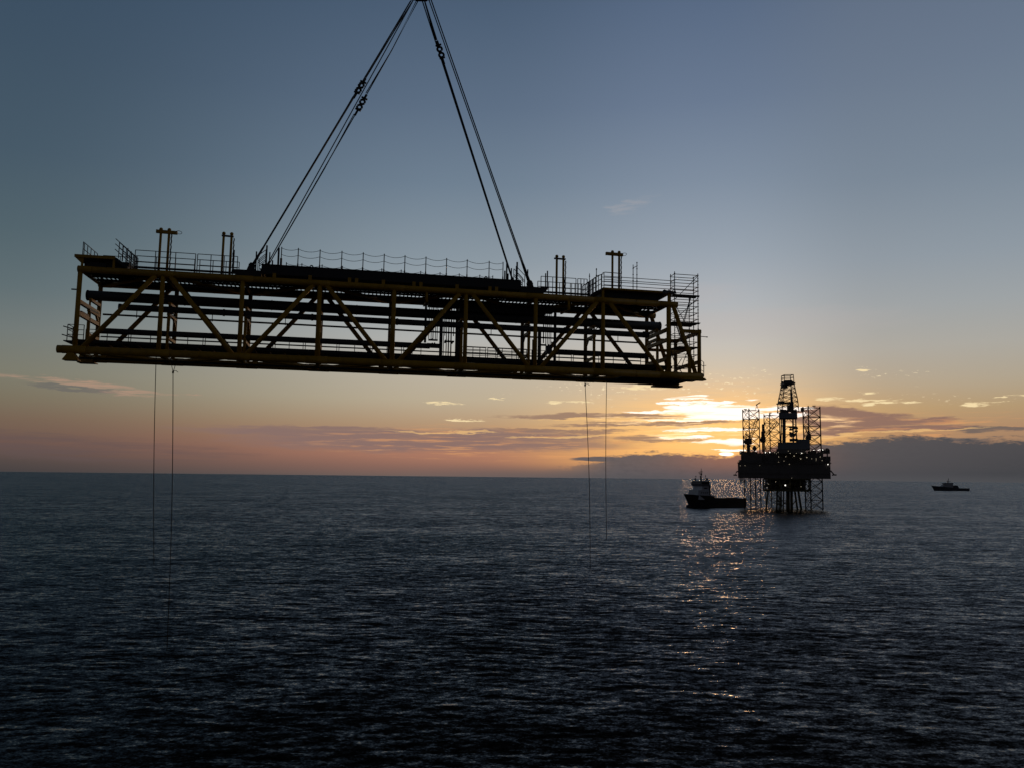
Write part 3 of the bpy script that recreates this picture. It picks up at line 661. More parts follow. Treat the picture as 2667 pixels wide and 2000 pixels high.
def sling(label, top, low, mid=None, r=.055, dbl=None, sock=.0):
    r *= .78
    tp, lo = Vector(top), Vector(low); root = Vector(bp(*low))
    o = thing('wire_sling', label, 'sling', 'wire slings lifting the bridge', Matrix.Translation(root))
    def loc(v): return BM @ Vector(v) - root
    def rope(pts, rr, name='rope'): MB().path([loc(p) for p in pts], rr, 8).build(name, M_WIRE, o)
    if mid is None:
        rope([tp, lo], r)
    else:
        m = Vector(mid); d = (tp - lo).normalized(); side = d.cross(Vector((0, 1, 0))).normalized()
        off = dbl or .1
        ua = m + d*1.0; rope([tp, ua + d*4 + side*.0, ua], r)
        rope([tp + side*.12, ua + d*4, ua + side*off], r*.8)
        la = m - d*.9; rope([la, lo], r)
        rope([la + side*off, la - d*5, lo], r*.8)
        mb = MB(); shackle(mb, loc(m), BM.to_3x3() @ d, .74); mb.build('shackle', M_BLK, o)
    d = (tp - lo).normalized()
    mb = MB().tube(loc(lo + d*.15), loc(lo + d*1.7), r*1.9, 8, r1=r*1.2).torus(loc(lo + d*.05), BM.to_3x3() @ Vector((0, 1, 0)), .16, .06, 12, 6)
    mb.build('sling_eye', M_WIRE, o)
sling('outermost left wire sling, plain without shackle, ending at the near left lug', (21.6, 2.0, 28.7), (11.0, .05, 6.35), None, .06)
sling('left wire sling with the higher of the two left shackles', (21.85, 2.2, 29.0), (11.05, .08, 6.4), (17.98, 1.5, 20.98), .055)
sling('plain left wire sling ending behind the deck box at the far left lug', (21.77, 2.6, 29.0), (11.0, 4.6, 6.4), None, .055)
sling('left wire sling with the lower of the two left shackles', (22.2, 2.35, 29.0), (11.05, 4.65, 6.35), (18.11, 3.1, 20.4), .055)
sling('innermost right wire sling, plain without shackle, ending at the far right lug', (22.55, 2.35, 29.0), (31.05, 4.62, 6.35), None, .06)
sling('right wire sling with the big double shackle near the top of the picture', (22.9, 2.6, 29.2), (31.1, 4.65, 6.35), (24.12, 2.75, 25.2), .07)
sling('thinner plain right wire sling, second from outside, ending at the near right lug', (23.04, 2.2, 29.1), (31.0, .1, 6.4), None, .055)
sling('outermost right wire sling, plain, ending at the near right lug', (23.16, 2.0, 29.1), (31.1, .05, 6.35), None, .06)

# ------------------------------------------------------------------ tag lines hanging below the bridge
def tagline(label, top, bot, r, knot):
    root = bp(*top); o = thing('tag_line', label, 'rope', 'tag lines hanging from the bridge', Matrix.Translation(root))
    def loc(v): return BM @ Vector(v) - root
    tp, bt = Vector(top), Vector(bot); n = 14; pts = []
    for i in range(n+1):
        f = i/n; p = tp.lerp(bt, f); p.x += .12*math.sin(f*3.1)*(1 if knot else -.6); pts.append(loc(p))
    MB().path(pts, r, 6).build('rope', M_ROPE, o)
    if knot:
        mb = MB().path([loc(tp + Vector((-.22, 0, 1.0))), loc(tp + Vector((-.1, 0, .4))), loc(tp)], .022, 6).path([loc(tp + Vector((.2, 0, 1.0))), loc(tp + Vector((.1, 0, .4))), loc(tp)], .022, 6)
        mb.build('bridle', M_ROPE, o)
        MB().ball(loc(tp), .075, 8, 6, 1.5).path([loc(tp), loc(tp + Vector((.08, 0, .12))), loc(tp + Vector((.2, 0, .12))), loc(tp + Vector((.34, 0, .0)))], .022, 6).build('knot', M_ROPE, o)
tagline('shorter hanging tag line at the left, first from the left end of the bridge', (4.6, 2.4, .1), (5.32, 2.4, -14.3), .024, False)
tagline('longest hanging tag line with knotted bridle under the left part of the bridge', (5.79, 2.4, -1.0), (6.5, 2.4, -20.2), .026, True)
tagline('right hanging tag line with knotted bridle, the longer of the right pair', (36.08, 2.4, -.75), (36.6, 2.4, -14.9), .026, True)
tagline('right plain tag line, the shorter of the right pair, nearest the rig', (37.83, 2.4, .0), (37.9, 2.4, -12.6), .024, False)

# ------------------------------------------------------------------ jack-up rig
RC = at(2040, 1320, 545); RC.z = 0
rig = thing('jackup_rig', 'jack-up drilling rig on lattice legs with a tall derrick and lit decks', 'oil rig'); rig.location = RC
def turned(mb, C0, Dref):
    th = math.atan2(C0.x, C0.y); c_, t_ = math.cos(th), math.tan(th)
    mb.v = [((x - C0.x - t_*((y if Dref is None else Dref) - C0.y))*c_, (y - C0.y)/c_, z) for x, y, z in mb.v]
rig.rotation_euler.z = -math.atan2(RC.x, RC.y)
def RB(mb, name, mat, par=None, Dref=None):
    turned(mb, RC, Dref); return mb.build(name, mat, rig if par is None else par)
def pz(y, D, x=2040): return at(x, y, D).z
def lattice_leg(ch, zt, z0, bays, rc, rb, shift=0):
    mb = MB(); dz = (zt - z0)/bays; n = len(ch)
    for b in range(bays):
        za, zb = z0 + b*dz, z0 + (b+1)*dz; zm = (za+zb)/2
        for i in range(n):
            p, q = ch[i], ch[(i+1) % n]
            mb.tube((*p, zb), (*q, zb), rb, 6)
            md = ((p[0]+q[0])/2, (p[1]+q[1])/2)
            mb.tube((*p, za), (*md, zm), rb, 6, caps=False).tube((*md, zm), (*q, za), rb, 6, caps=False)
            mb.tube((*p, zb), (*md, zm), rb, 6, caps=False).tube((*md, zm), (*q, zb), rb, 6, caps=False)
    o = RB(mb, 'leg', M_LEG)
    for p in ch: RB(MB().tube((*p, -1.5), (*p, zt+1.0), rc, 8), 'chord', M_LEG, o)
    return o
def wx(x, D, y=1320): return at(x, y, D).x
zt = pz(1067, 540, 1950)
lattice_leg([(wx(1938, 541), 541), (wx(1955, 533), 533), (wx(1982, 541), 541)], zt, 0, 11, .36, .17)
zt2 = pz(1081, 583, 2000)
lattice_leg([(wx(1995, 581), 581), (wx(2010, 577), 577), (wx(2036, 586), 586)], zt2, 0, 11, .36, .17)
zt3 = pz(1064, 540, 2110)
lattice_leg([(wx(2098, 542), 542), (wx(2112, 534), 534), (wx(2142, 541), 541)], zt3, 0, 11, .40, .18)
RB(MB().tube((wx(1968, 536), 536, 0), (wx(1968, 536), 536, 30), .38, 8), 'caisson', M_LEG)
RB(MB().box((wx(2086, 540, 1070), 538, pz(1072, 540)), (wx(2091, 540, 1070), 541, pz(1062, 540))), 'leg_box', M_LEG)
# hull
def slab(x0, x1, y0, y1, D0, D1, ch=0.0):
    Dm = D0
    X0, X1 = wx(x0, Dm, (y0+y1)/2), wx(x1, Dm, (y0+y1)/2); Z0, Z1 = pz(y1, Dm, (x0+x1)/2), pz(y0, Dm, (x0+x1)/2)
    return X0, X1, Z0, Z1
X0, X1, Z0, Z1 = slab(1920, 2161, 1204, 1245, 530, 590)
mb = MB(); o = [(X0, 530), (X1, 530), (X1, 556), (X1-16, 592), (X0+16, 592), (X0, 556)]
n = len(o); mb.v += [(x, y, Z0) for x, y in o] + [(x, y, Z1) for x, y in o]
mb.f += [tuple(reversed(range(n))), tuple(range(n, 2*n))] + [(i, (i+1) % n, n+(i+1) % n, n+i) for i in range(n)]; mb.sm += [False]*(n+2)
hull = RB(mb, 'hull', M_RIG, None, 530)
RB(MB().box((X0-.3, 529.2, Z1-.6), (X1+.3, 530, Z1)).box((X0+1, 529.3, Z0+3), (X1-1, 529.8, Z0+3.4)), 'fender', M_RIG, hull)
def blk(name, x0, x1, y0, y1, D0, D1, mat=M_RIG, par=None):
    a, b, z0, z1 = slab(x0, x1, y0, y1, D0, D1)
    return RB(MB().box((a, D0, z0), (b, D1, z1)), name, mat, par, D0)
blk('deck_house', 1928, 1990, 1179, 1204.5, 533, 560)
blk('deck_house', 1934, 1985, 1186, 1205, 531.5, 533)
blk('deck_house', 1988, 2095, 1176, 1204.5, 534, 570)
blk('deck_house', 2094, 2143, 1180, 1204.5, 532.5, 565)
blk('deck_house', 2143, 2160, 1189, 1204.5, 533, 545)
blk('deck_house', 1922, 1930, 1196, 1204.5, 533, 545)
blk('deck_house', 2030, 2090, 1166, 1180, 540, 562)
# railings along the upper decks
for x0, x1, y, D in ((1928, 1990, 1175, 533.2), (1988, 2095, 1172.5, 534.2), (2094, 2143, 1176.2, 532.7), (1920, 2161, 1200.5, 530.2)):
    a, b = wx(x0, D, y), wx(x1, D, y); z = pz(y, D, (x0+x1)/2); mb = MB()
    for d in (0, -.5): mb.tube((a, D, z+d), (b, D, z+d), .06, 5)
    k = int((b-a)/2.5)
    for i in range(k+1): mb.tube((a+(b-a)*i/k, D, z-1.1), (a+(b-a)*i/k, D, z), .06, 5)
    RB(mb, 'deck_railing', M_RIG)
# drill floor block (light grey), sub-structure, derrick
gp = blk('grey_module', 2025.5, 2108, 1151, 1169, 515, 540, M_RIGW)
blk('grey_module', 2076, 2108, 1144, 1151.2, 516, 538, M_RIGW)
blk('cantilever_beam', 2022, 2100, 1168.5, 1180, 512, 570)
DC = 518.0
def dp(x, y, D=DC): return at(x, y, D)
sub = MB()
legs = []
for sxn, xb, xt in ((-1, 2034, 2035), (1, 2075, 2072)):
    for D in (DC-5, DC+5): sub.tube(dp(xb, 1152, D), dp(xt, 1089, D), .42, 8)
for D in (DC-5, DC+5):
    for ya, yb in ((1150, 1131), (1131, 1110), (1110, 1090)):
        sub.tube(dp(2034, ya, D), dp(2054, yb, D), .18, 6).tube(dp(2074, ya, D), dp(2054, yb, D), .18, 6).tube(dp(2034, yb, D), dp(2074, yb, D), .22, 6)
sub.tube(dp(2042, 1152, DC), dp(2042, 1089, DC), 1.05, 10).tube(dp(2066, 1152, DC), dp(2065, 1089, DC), .5, 8)
for i in range(16):
    x, y = random.uniform(2056, 2076), random.uniform(1112, 1150); p = dp(x, y, DC); s = random.uniform(.5, 1.3)
    sub.box((p.x-s, p.y-s, p.z-s*.7), (p.x+s, p.y+s, p.z+s*.7))
RB(sub, 'substructure', M_RIG)
df = blk('drill_floor', 2028.5, 2076.5, 1074.5, 1088.5, DC-6, DC+6, M_RIGW)
for i in range(9):
    x, y = random.uniform(2032, 2072), 1073; p = dp(x, y); s = random.uniform(.4, 1.2); RB(MB().box((p.x-s, p.y-s, p.z-.6), (p.x+s, p.y+s, p.z+s*1.6)), 'floor_machine', M_RIG, df)
p = dp(2058, 1064); RB(MB().box((p.x-1.6, p.y-1.5, p.z-2), (p.x+1.6, p.y+1.5, p.z+2.2)), 'floor_machine', M_RIG, df)
dk_ = MB(); lv = [(1074, 2031.5, 2073.5), (1060, 2032, 2072), (1048, 2032.5, 2071), (1036, 2034, 2069.5), (1025, 2036, 2067.5), (1014, 2037.5, 2065.8), (1003, 2039, 2064)]
def corners(y, xa, xb):
    a, b = dp(xa, y).x, dp(xb, y).x; z = dp((xa+xb)/2, y).z; h = (b-a)/2
    return [Vector((a, DC-h, z)), Vector((b, DC-h, z)), Vector((b, DC+h, z)), Vector((a, DC+h, z))]
cs = [corners(*l) for l in lv]
for c0, c1 in zip(cs, cs[1:]):
    for i in range(4):
        j = (i+1) % 4
        dk_.tube(c0[i], c1[i], .30, 7).tube(c0[i], c1[j], .13, 5).tube(c0[j], c1[i], .13, 5).tube(c1[i], c1[j], .15, 5)
der = RB(dk_, 'derrick', M_RIG)
top = corners(978.5, 2039, 2062); cb = cs[-1]
mb = MB()
for i in range(4):
    j = (i+1) % 4; mb.tube(cb[i], top[i], .24, 6).tube(top[i], top[j], .22, 6)
    m0, m1 = cb[i].lerp(top[i], .72), cb[j].lerp(top[j], .72); mb.tube(m0, m1, .16, 5)
RB(mb, 'crown_frame', M_RIG, der)
p = dp(2051.5, 997); mb = MB().box((p.x-3.6, p.y-3.6, p.z-1.4), (p.x+3.6, p.y+3.6, p.z-.4)).box((p.x-2.1, p.y-1.4, p.z-.5), (p.x+2.4, p.y+1.4, p.z+1.3))
for i in range(6): mb.ball((p.x-3.2+i*1.25, p.y, p.z+.2), .7, 8, 6)
RB(mb, 'crown_block', M_RIG, der)
p = dp(2043, 1007); RB(MB().box((p.x-1.6, p.y-1.2, p.z-1), (p.x+1.6, p.y+1.2, p.z+1.2)), 'derrick_box', M_RIG, der)
p = dp(2046, 1050); RB(MB().box((p.x-4.6, p.y-4, p.z-.4), (p.x+3.2, p.y+4, p.z+.3)).box((p.x-4.6, p.y-.8, p.z), (p.x-1, p.y+.8, p.z+1.4)), 'racking_board', M_RIG, der)
p = dp(2061, 1052); RB(MB().tube((p.x, p.y, p.z-5.5), (p.x, p.y, p.z+9), .55, 8).box((p.x-1.1, p.y-1, p.z-4), (p.x+1.1, p.y+1, p.z+1)), 'top_drive', M_RIG, der)
mb = MB(); p = dp(2036.5, 1040)
for i in range(20): q = dp(2038.5-.28*i*.9, 985+4.4*i, DC-6); mb.box((q.x-.35, q.y-.35, q.z-.12), (q.x+.35, q.y+.35, q.z+.12))
RB(mb, 'ladder_cage', M_RIG, der)
# cranes
def crane(px, y0, y1, D, tip, wpx, apx):
    b, t = dp(px, y0, D), dp(px, y1, D); s = (wpx/2)/3.96
    c = RB(MB().tube((b.x, D, b.z-2), (b.x, D, t.z), s*.55, 10), 'crane', M_LEG)
    RB(MB().box((t.x-s, D-s, t.z-1.2), (t.x+s, D+s, t.z+2.6)).box((t.x-s*1.6, D-s*.7, t.z-.6), (t.x-s*.8, D+s*.7, t.z+1.6)), 'crane_cab', M_LEG, c)
    a = dp(*apx, D); RB(MB().tube((t.x-s*.7, D, t.z+2.5), a, .30, 6).tube((t.x+s*.7, D, t.z+2.5), a, .34, 6), 'crane_mast', M_LEG, c)
    e = dp(*tip, D); q = Vector((t.x+s*.6, D, t.z+1.5)); d = (e-q); mb = MB(); pr = d.cross(Vector((0, 1, 0))).normalized()*.8
    nb = max(8, int(d.length/2.6)); off = [Vector((0, -.7, 0))+pr, Vector((0, .7, 0))+pr, Vector((0, .7, 0))-pr, Vector((0, -.7, 0))-pr]
    def sec(f): k = min(1, 4*f+.3, 4*(1-f)+.3); return [q + d*f + o_*k for o_ in off]
    for i in range(nb):
        s0, s1 = sec(i/nb), sec((i+1)/nb)
        for k in range(4): mb.tube(s0[k], s1[k], .11, 5, caps=False).tube(s0[k], s1[(k+1) % 4], .07, 4, caps=False)
    RB(mb, 'crane_boom', M_LEG, c)
    RB(MB().tube(a, e, .06, 4).tube(e, e - Vector((0, 0, 6)), .06, 4), 'crane_wire', M_WIRE, c)
crane(1948, 1168, 1150, 536, (1972, 1084), 15, (1941, 1127))
crane(1987, 1168, 1146, 548, (2024, 1096), 10, (1983, 1122))
crane(2106, 1165, 1142, 545, (2098, 1110), 9, (2104, 1122))
p = dp(1987, 1130, 548); RB(MB().tube((p.x, 548, p.z-6), (p.x, 548, p.z+7), .9, 8, r1=.7), 'crane_post', M_LEG)
# flare / antenna arm above the left leg
b0, b1, tp0, tp1 = dp(1966, 1067, 541), dp(1975, 1067, 541), dp(1971, 1052, 541), dp(1979.5, 1046, 541)
RB(MB().tube(b0, tp0, .16, 5).tube(b1, tp0, .16, 5).tube(b0.lerp(tp0, .5), b1.lerp(tp0, .5), .1, 5).beam(tp0 - Vector((.7, 0, .2)), tp1, .7, .6), 'antenna_arm', M_LEG)
for x, y, D in ((1940, 1063, 541), (2006, 1074, 581), (2119, 1059, 541)):
    p = dp(x, y, D); RB(MB().box((p.x-.9, p.y-.5, p.z-.25), (p.x+.9, p.y+.5, p.z+.25)).tube((p.x, p.y, p.z-1.5), (p.x, p.y, p.z), .15, 6), 'leg_lamp', M_LEG)
p = dp(1964.3, 1166, 540); RB(MB().ball(p, 1.5, 14, 8).tube((p.x, p.y, p.z-3), p, .5, 8), 'satellite_dome', M_RIGW)
p = dp(2152.4, 1174, 533); RB(MB().torus(p, (0, 1, 0), 1.15, .5, 18, 8).tube((p.x, p.y, p.z-1), (p.x, p.y, p.z-6), .45, 8).box((p.x-1.6, 532, p.z-6.5), (p.x+1.6, 535, p.z-3.6)), 'hose_reel', M_RIG)
for i in range(84):
    x = random.uniform(1928, 2156); y = 1180 - random.uniform(0, 9)**1.0*random.random()*1.3; D = random.uniform(534, 556)
    if 2022 < x < 2110: continue
    p = dp(x, y, D); s = random.uniform(.5, 1.5); RB(MB().box((p.x-s, D-s, pz(1182, D, x)), (p.x+s, D+s, p.z)), 'deck_equipment', M_RIG)
for sgn, pts in ((-1, [(1920, 1226), (1916, 1228), (1912.5, 1236), (1917, 1237)]), (1, [(2161, 1225), (2166, 1231), (2171, 1236), (2165, 1237)])):
    mb = MB()
    q = [dp(x, y, 531) for x, y in pts]; mb.path(q, .42, 8)
    e = q[2]; mb.box((e.x-1, 530.3, e.z-.4), (e.x+1, 531.7, e.z+.4))
    RB(mb, 'anchor_rack', M_RIG)
mb = MB()
for i in range(9):
    x = 1924 + i*1.2; p = dp(x, 1245, 531); ln_ = random.uniform(2, 5); mb.tube((p.x, 531, p.z-ln_), (p.x, 531, p.z+.3), .12, 5)
RB(mb, 'hanging_hose', M_RIG)
# lights
LT = [(275,268,1.0),(320,245,.7),(395,253,.7),(490,256,.5),(540,254,.6),(577,246,1.2),(685,245,.5),(762,275,1.7),(805,280,.6),(846,273,1.6),(938,277,1.0),(970,298,.8),(1007,274,.9),(1205,250,.7),(1238,295,1.0),(1356,294,.8),(1455,294,1.2),(1470,294,1.0),
      (1530,266,.5),(1620,247,1.1),(1688,240,1.2),(1768,237,1.3),(1800,232,1.3),(1853,234,1.5),(1808,367,1.1),(1648,400,.8),(1730,406,1.0),(1728,435,.7),(1842,436,.9),(1018,360,1.1),(1155,358,1.0),(1120,441,.8),(1018,460,1.0),(1222,503,1.0),
      (652,460,.9),(652,524,.7),(348,460,.8),(270,525,.8),(362,527,.8),(1950,512,1.6),(1270,766,.8),(245,430,.9)]
for x, y, s in LT:
    fx, fy = 1890 + x*.13562, 1140 + y*.13562
    D = 532.4 if fx < 1990 else (533.6 if fx < 2095 else 532.0)
    if fy > 1203: D = 529.0
    if 2022 < fx < 2110 and fy < 1181: D = 511.0
    p = dp(fx, fy, D); RB(MB().ball(p, .13*s + .02, 8, 6), 'floodlight', M_LAMP if s > 1.15 else M_LAMPW)
for i in range(24):
    x, y = random.choice([(random.uniform(1930, 1990), random.uniform(1186, 1203)), (random.uniform(2030, 2090), random.uniform(1184, 1203)), (random.uniform(2098, 2142), random.uniform(1188, 1203))])
    p = dp(x, y, 532.3 if x < 1990 or x > 2095 else 533.6); RB(MB().box((p.x-.3, p.y-.25, p.z-.1), (p.x+.3, p.y, p.z+.1)), 'deck_window', M_LAMPW if i % 3 == 0 else M_RIGW)

# ------------------------------------------------------------------ wellhead platform under the cantilever
PC = at(2050, 1324, 515); PC.z = 0
plat = thing('wellhead_platform', 'low dark yellow wellhead platform on piles under the rig cantilever', 'platform'); plat.location = PC; plat.rotation_euler.z = -math.atan2(PC.x, PC.y)
def PB(mb, name, mat=M_PLAT, par=None, Dref=None):
    turned(mb, PC, Dref); return mb.build(name, mat, plat if par is None else par)
def pslab(name, x0, x1, y0, y1, D0, D1, mat=M_PLAT):
    a, b = wx(x0, D0, y0), wx(x1, D0, y0); return PB(MB().box((a, D0, pz(y1, D0, 2050)), (b, D1, pz(y0, D0, 2050))), name, mat, None, D0)
pslab('platform_deck', 1986, 2108, 1274, 1279, 505, 527)
pslab('platform_deck', 1988, 2110, 1245, 1249, 506, 527)
pslab('platform_deck', 1992, 2096, 1260, 1262, 507, 526)
pslab('back_wall', 1999, 2098, 1247, 1276, 524, 526, M_RIG)
for x in (1988, 2005, 2030, 2058, 2084, 2106):
    for D in (506, 525):
        a, b = dp(x, 1277, D), dp(x, 1246, D); PB(MB().tube((b.x, D, a.z), (b.x, D, b.z), .5, 8), 'column')
for x in (1993, 2018, 2070, 2096):
    a, b = dp(x-5, 1276, 506), dp(x+7, 1248, 506); PB(MB().tube(a, b, .22, 6), 'brace')
for i in range(46):
    x, y = random.uniform(1994, 2100), random.uniform(1250, 1273); D = random.uniform(509, 522); p = dp(x, y, D); s = random.uniform(.6, 1.7)
    if i % 2: PB(MB().box((p.x-s, D-s, p.z-s), (p.x+s, D+s, p.z+s)), 'equipment', M_RIG if i % 3 else M_RIGW)
    else: PB(MB().tube((p.x-s*1.5, D, p.z), (p.x+s*1.5, D, p.z+random.uniform(-.5, .5)), s*.4, 8), 'vessel_tank', M_RIG if i % 4 else M_RIGW)
for xt, xb, r in ((2024, 2023, .55), (2034, 2033.5, .5), (2051, 2051, .85), (2055, 2055.2, .5), (2061.5, 2061.8, .85), (2070, 2077, .6), (2079, 2087, .65), (2041, 2040, .4), (2000, 1995, .5), (2029, 2029, .35)):
    PB(MB().tube(dp(xt, 1278, 515), dp(xb, 1328, 513), r, 10), 'pile')
for a, b in (((2024, 1303), (2051, 1303)), ((2024, 1316), (2034, 1300)), ((2034, 1316), (2024, 1300)), ((2061, 1318), (2074, 1300)), ((2034, 1318), (2051, 1304)), ((2024, 1290), (2051, 1316))):
    PB(MB().tube(dp(*a, 515), dp(*b, 515), .28, 6), 'brace')
for x, y, s in ((1145, 906, 1.7), (960, 840, .7), (792, 950, .7), (1445, 930, .7), (820, 885, .6)):
    p = dp(1890 + x*.13562, 1140 + y*.13562, 504.6); PB(MB().ball(p, .2*s, 8, 6), 'floodlight', M_LAMP if s > 1 else M_LAMPW)

# ------------------------------------------------------------------ ships
def ship_hull(st, mat, name, par):
    # st: list of (x along, half breadth deck, half breadth waterline, deck height); closed shell with a deck
    mb = MB(); rows = []
    for x, bd, bw, h, rake in st:
        rows.append([(x, -bd, h), (x - rake*.55, -(bd*.45+bw*.55), h*.45), (x - rake, -bw, -.6), (x - rake, bw, -.6), (x - rake*.55, bd*.45+bw*.55, h*.45), (x, bd, h)])
    for a, b in zip(rows, rows[1:]):
        for i in range(5): mb.quad([a[i], a[i+1], b[i+1], b[i]], True)
        mb.quad([a[0], b[0], b[5], a[5]])
    mb.quad(list(reversed(rows[0]))); mb.quad(rows[-1])
    return mb.build(name, mat, par)
def place(name, label, cat, p, heading):
    return thing(name, label, cat, matrix=Matrix.Translation(p) @ Matrix.Rotation(heading, 4, 'Z'))
pb = at(1857, 1318, 553); pb.z = 0
# local +x is the bow
sv = place('supply_vessel', 'dark hulled supply vessel with white bridge forward, moored beside the rig', 'ship', pb, R(180 + 26))
def HS(mb, name, mat, par=None):
    if name not in ('bulwark', 'bulbous_bow', 'deck_cargo', 'deck_crane'):
        mb.v = [(x + 2.2, y, z if z < 8.2 else 8.2 + (z - 8.2)*(1.18 if z < 16.2 else 1.0 + 1.44/(z - 8.2) + .25*(z - 16.2)/(z - 8.2))) for x, y, z in mb.v]
    return mb.build(name, mat, sv if par is None else par)
hl = ship_hull([(-24, 5.6, 5.2, 5.3, 0), (-8, 6.0, 5.8, 5.3, 0), (3.0, 6.0, 5.8, 5.3, 0)], M_HULL, 'hull', sv)
ship_hull([(2.9, 6.0, 5.8, 7.6, 0), (8, 6.0, 5.2, 7.8, .6), (15.5, 5.4, 3.4, 8.1, 2.0), (19.5, 3.4, 1.6, 8.5, 3.6), (24, .35, .15, 8.9, 5.0)], M_HULL, 'forecastle', sv)
HS(MB().ball((20.2, 0, .5), 1.8, 12, 8, .8), 'bulbous_bow', M_HULL, hl)
bw_ = MB()
for y in (-5.7, 5.45): bw_.box((-24, y, 5.3), (3, y+.25, 6.1))
bw_.box((-24.1, -5.6, 4.9), (-23.8, 5.6, 5.6))
HS(bw_, 'bulwark', M_HULL, hl)
s1 = HS(MB().box((3.2, -5.4, 5.2), (13.5, 5.4, 8.1)).prism([(5.0, 8.0), (14.2, 8.0), (13.7, 11.0), (5.0, 11.0)], -5.0, 5.0), 'superstructure', M_SHIPW)
s2 = HS(MB().prism([(5.0, 11.0), (10.6, 11.0), (10.4, 13.2), (5.0, 13.2)], -4.6, 4.6), 'deck_house', M_SHIPW)
wh = HS(MB().prism([(4.8, 13.2), (11.0, 13.2), (11.6, 14.4), (11.2, 16.0), (4.6, 16.0)], -5.3, 5.3), 'wheelhouse', M_SHIPG)
HS(MB().box((4.9, -5.36, 14.2), (11.2, -5.31, 15.4)).box((4.9, 5.31, 14.2), (11.2, 5.36, 15.4)).box((11.38, -5.0, 14.25), (11.5, 5.0, 15.2)), 'window', M_GLASS, wh)
for z, x1 in ((9.5, 13.3), (12.0, 9.8), (6.8, 12.5)):
    for y in (-5.03 if z > 8.2 and z < 11 else (-4.64 if z > 11 else -5.43), 5.03 if z > 8.2 and z < 11 else (4.64 if z > 11 else 5.43)):
        for i in range(4):
            x = 6 + i*(x1-7)/4; HS(MB().box((x, y-.03, z-.35), (x+.7, y+.03, z+.35)), 'window', M_GLASS, s1)
ms = HS(MB().tube((7.2, 0, 16), (7.2, 0, 22.6), .28, 8, r1=.16).tube((7.2, -1.6, 20.4), (7.2, 1.6, 20.4), .12, 6).tube((5.9, 0, 21.2), (8.6, 0, 20.9), .10, 6).box((6.9, -.5, 19.2), (7.7, .5, 20.0)), 'mast', M_BLK)
HS(MB().box((8.4, -.8, 20.2), (9.0, .8, 20.5)).tube((8.7, 0, 19.4), (8.7, 0, 20.2), .12, 6), 'radar', M_BLK, ms)
for x, y, z1 in ((9.6, 2.2, 18.0), (9.8, -2.4, 18.4), (6.0, -2.6, 18.4), (5.6, 2.4, 18.7), (8.3, 1.0, 19.5)):
    HS(MB().tube((x, y, 16), (x, y, z1), .12, 6).ball((x, y, z1), .35, 8, 6), 'antenna', M_BLK, ms)
HS(MB().ball((9.4, -3.6, 16.8), .7, 10, 8).ball((5.6, 3.8, 16.9), .8, 10, 8), 'satellite_dome', M_SHIPW)
for y in (-3.6, 3.6): HS(MB().box((3.0, y-.7, 5.3), (5.0, y+.7, 14.0)).tube((3.8, y, 14.0), (3.8, y, 15.0), .3, 8), 'funnel', M_SHIPG)
rl = MB()
for y in (-5.3, 5.3):
    for z in (16.5, 17.0): rl.tube((4.6, y, z), (11.2, y, z), .04, 4)
    for i in range(7): rl.tube((4.6+i*1.1, y, 16), (4.6+i*1.1, y, 17), .04, 4)
HS(rl, 'deck_railing', M_SHIPG)
HS(MB().tube((2.2, -3.5, 5.3), (2.2, -3.5, 9.5), .3, 8).tube((2.2, -3.5, 9.3), (-1.2, -3.5, 10.4), .2, 6).box((.6, -5.2, 8.1), (3.2, 5.2, 8.35)), 'deck_crane', M_BLK)
HS(MB().tube((4.5, -5.2, 12.0), (2.8, -5.6, 12.3), .2, 6).box((2.2, -6.0, 11.6), (3.6, -5.2, 12.3)), 'rescue_boat_davit', M_BLK)
for x, y, z in ((4.7, -4.9, 16.3), (11.2, -5.0, 15.9)): HS(MB().ball((x, y, z), .22, 8, 6), 'deck_lamp', M_LAMPW)
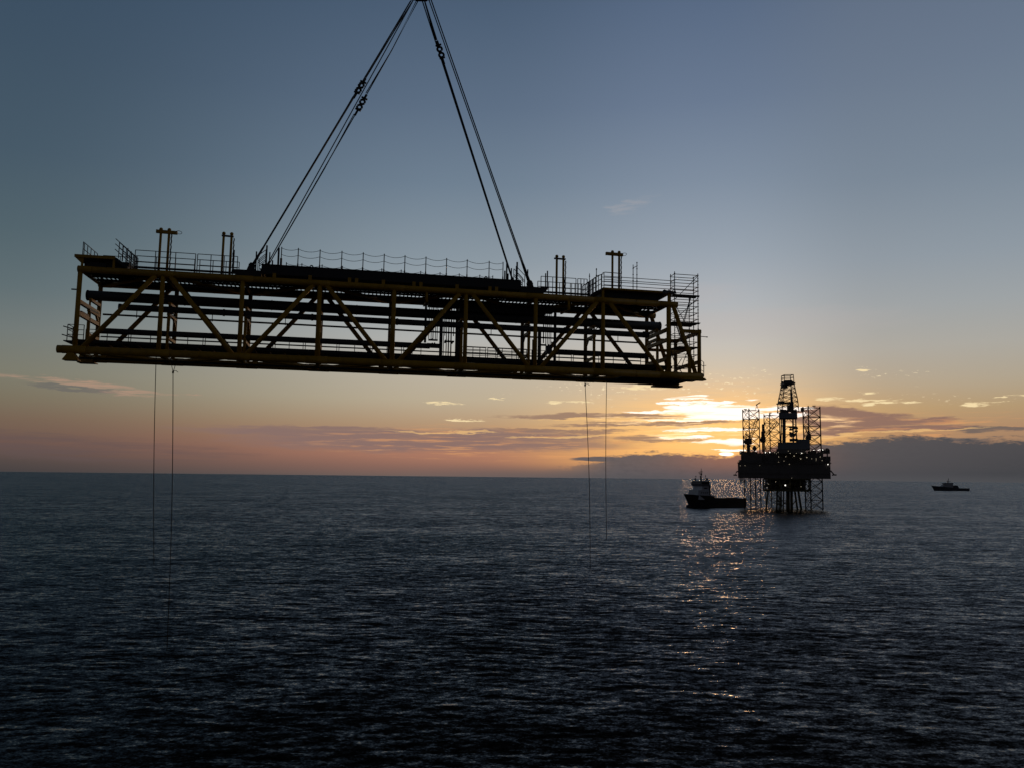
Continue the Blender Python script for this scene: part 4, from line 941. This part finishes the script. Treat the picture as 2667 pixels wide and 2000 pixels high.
for i in range(12):
    x, y = random.uniform(-19, 1), random.uniform(-4.2, 4.2); s = random.uniform(.7, 1.3); HS(MB().box((x-s*1.4, y-s, 5.3), (x+s*1.4, y+s, 5.3+random.uniform(.5, 1.25))), 'deck_cargo', M_HULL)

M_FARW = material('far_ship_hazed_grey', (0.34, 0.34, 0.37), 0.6, 0, .3, scale=.2, var=.2)  # superstructure colour lightened to stand in for haze over the distance
M_FARH = material('far_ship_hazed_dark', (0.07, 0.07, 0.085), 0.6, 0, .3, scale=.2, var=.2)  # hull colour lifted too, haze put into the base tone
pd = at(2474, 1271, 1690); pd.z = 0
dv_ = place('distant_vessel', 'small dark patrol-like vessel far off on the right near the horizon', 'ship', pd, R(180))
DV = lambda mb, name, mat, par=None: mb.build(name, mat, dv_ if par is None else par)
ship_hull([(-37, 6, 5.6, 4.4, 0), (-6, 6.2, 6, 4.4, 0)], M_FARH, 'hull', dv_)
ship_hull([(-6.1, 6.2, 6, 6.5, 0), (12, 6.2, 5.4, 8.0, .5), (26, 4.6, 2.8, 9.2, 2.5), (38, .5, .2, 10.2, 6)], M_FARH, 'forecastle', dv_)
ds = DV(MB().prism([(0, 6), (20, 6.8), (14, 12.0), (-4, 12.6), (-4, 6)], -5, 5), 'superstructure', M_FARW)
DV(MB().prism([(-4, 12.4), (10, 11.8), (14, 14.8), (12, 16.6), (-5, 16.6)], -5.4, 5.4), 'wheelhouse', M_FARW)
DV(MB().box((-4, -5.46, 14.4), (12, -5.41, 15.6)), 'window', M_GLASS, ds)
DV(MB().tube((3.5, 0, 16), (3.2, 0, 20), 1.1, 8, r1=.8).tube((3.2, 0, 20), (1.6, 0, 25.5), .7, 8, r1=.35).box((-1, -2, 19.2), (5, 2, 20)), 'mast', M_FARH)
DV(MB().prism([(-18, 4.4), (-7, 4.4), (-7, 11), (-10, 11.4), (-15, 11.0)], -3, 3), 'funnel_casing', M_FARH)
DV(MB().box((-37, -6, 4.4), (-8, -5.7, 5.6)).box((-37, 5.7, 4.4), (-8, 6, 5.6)), 'bulwark', M_FARH)
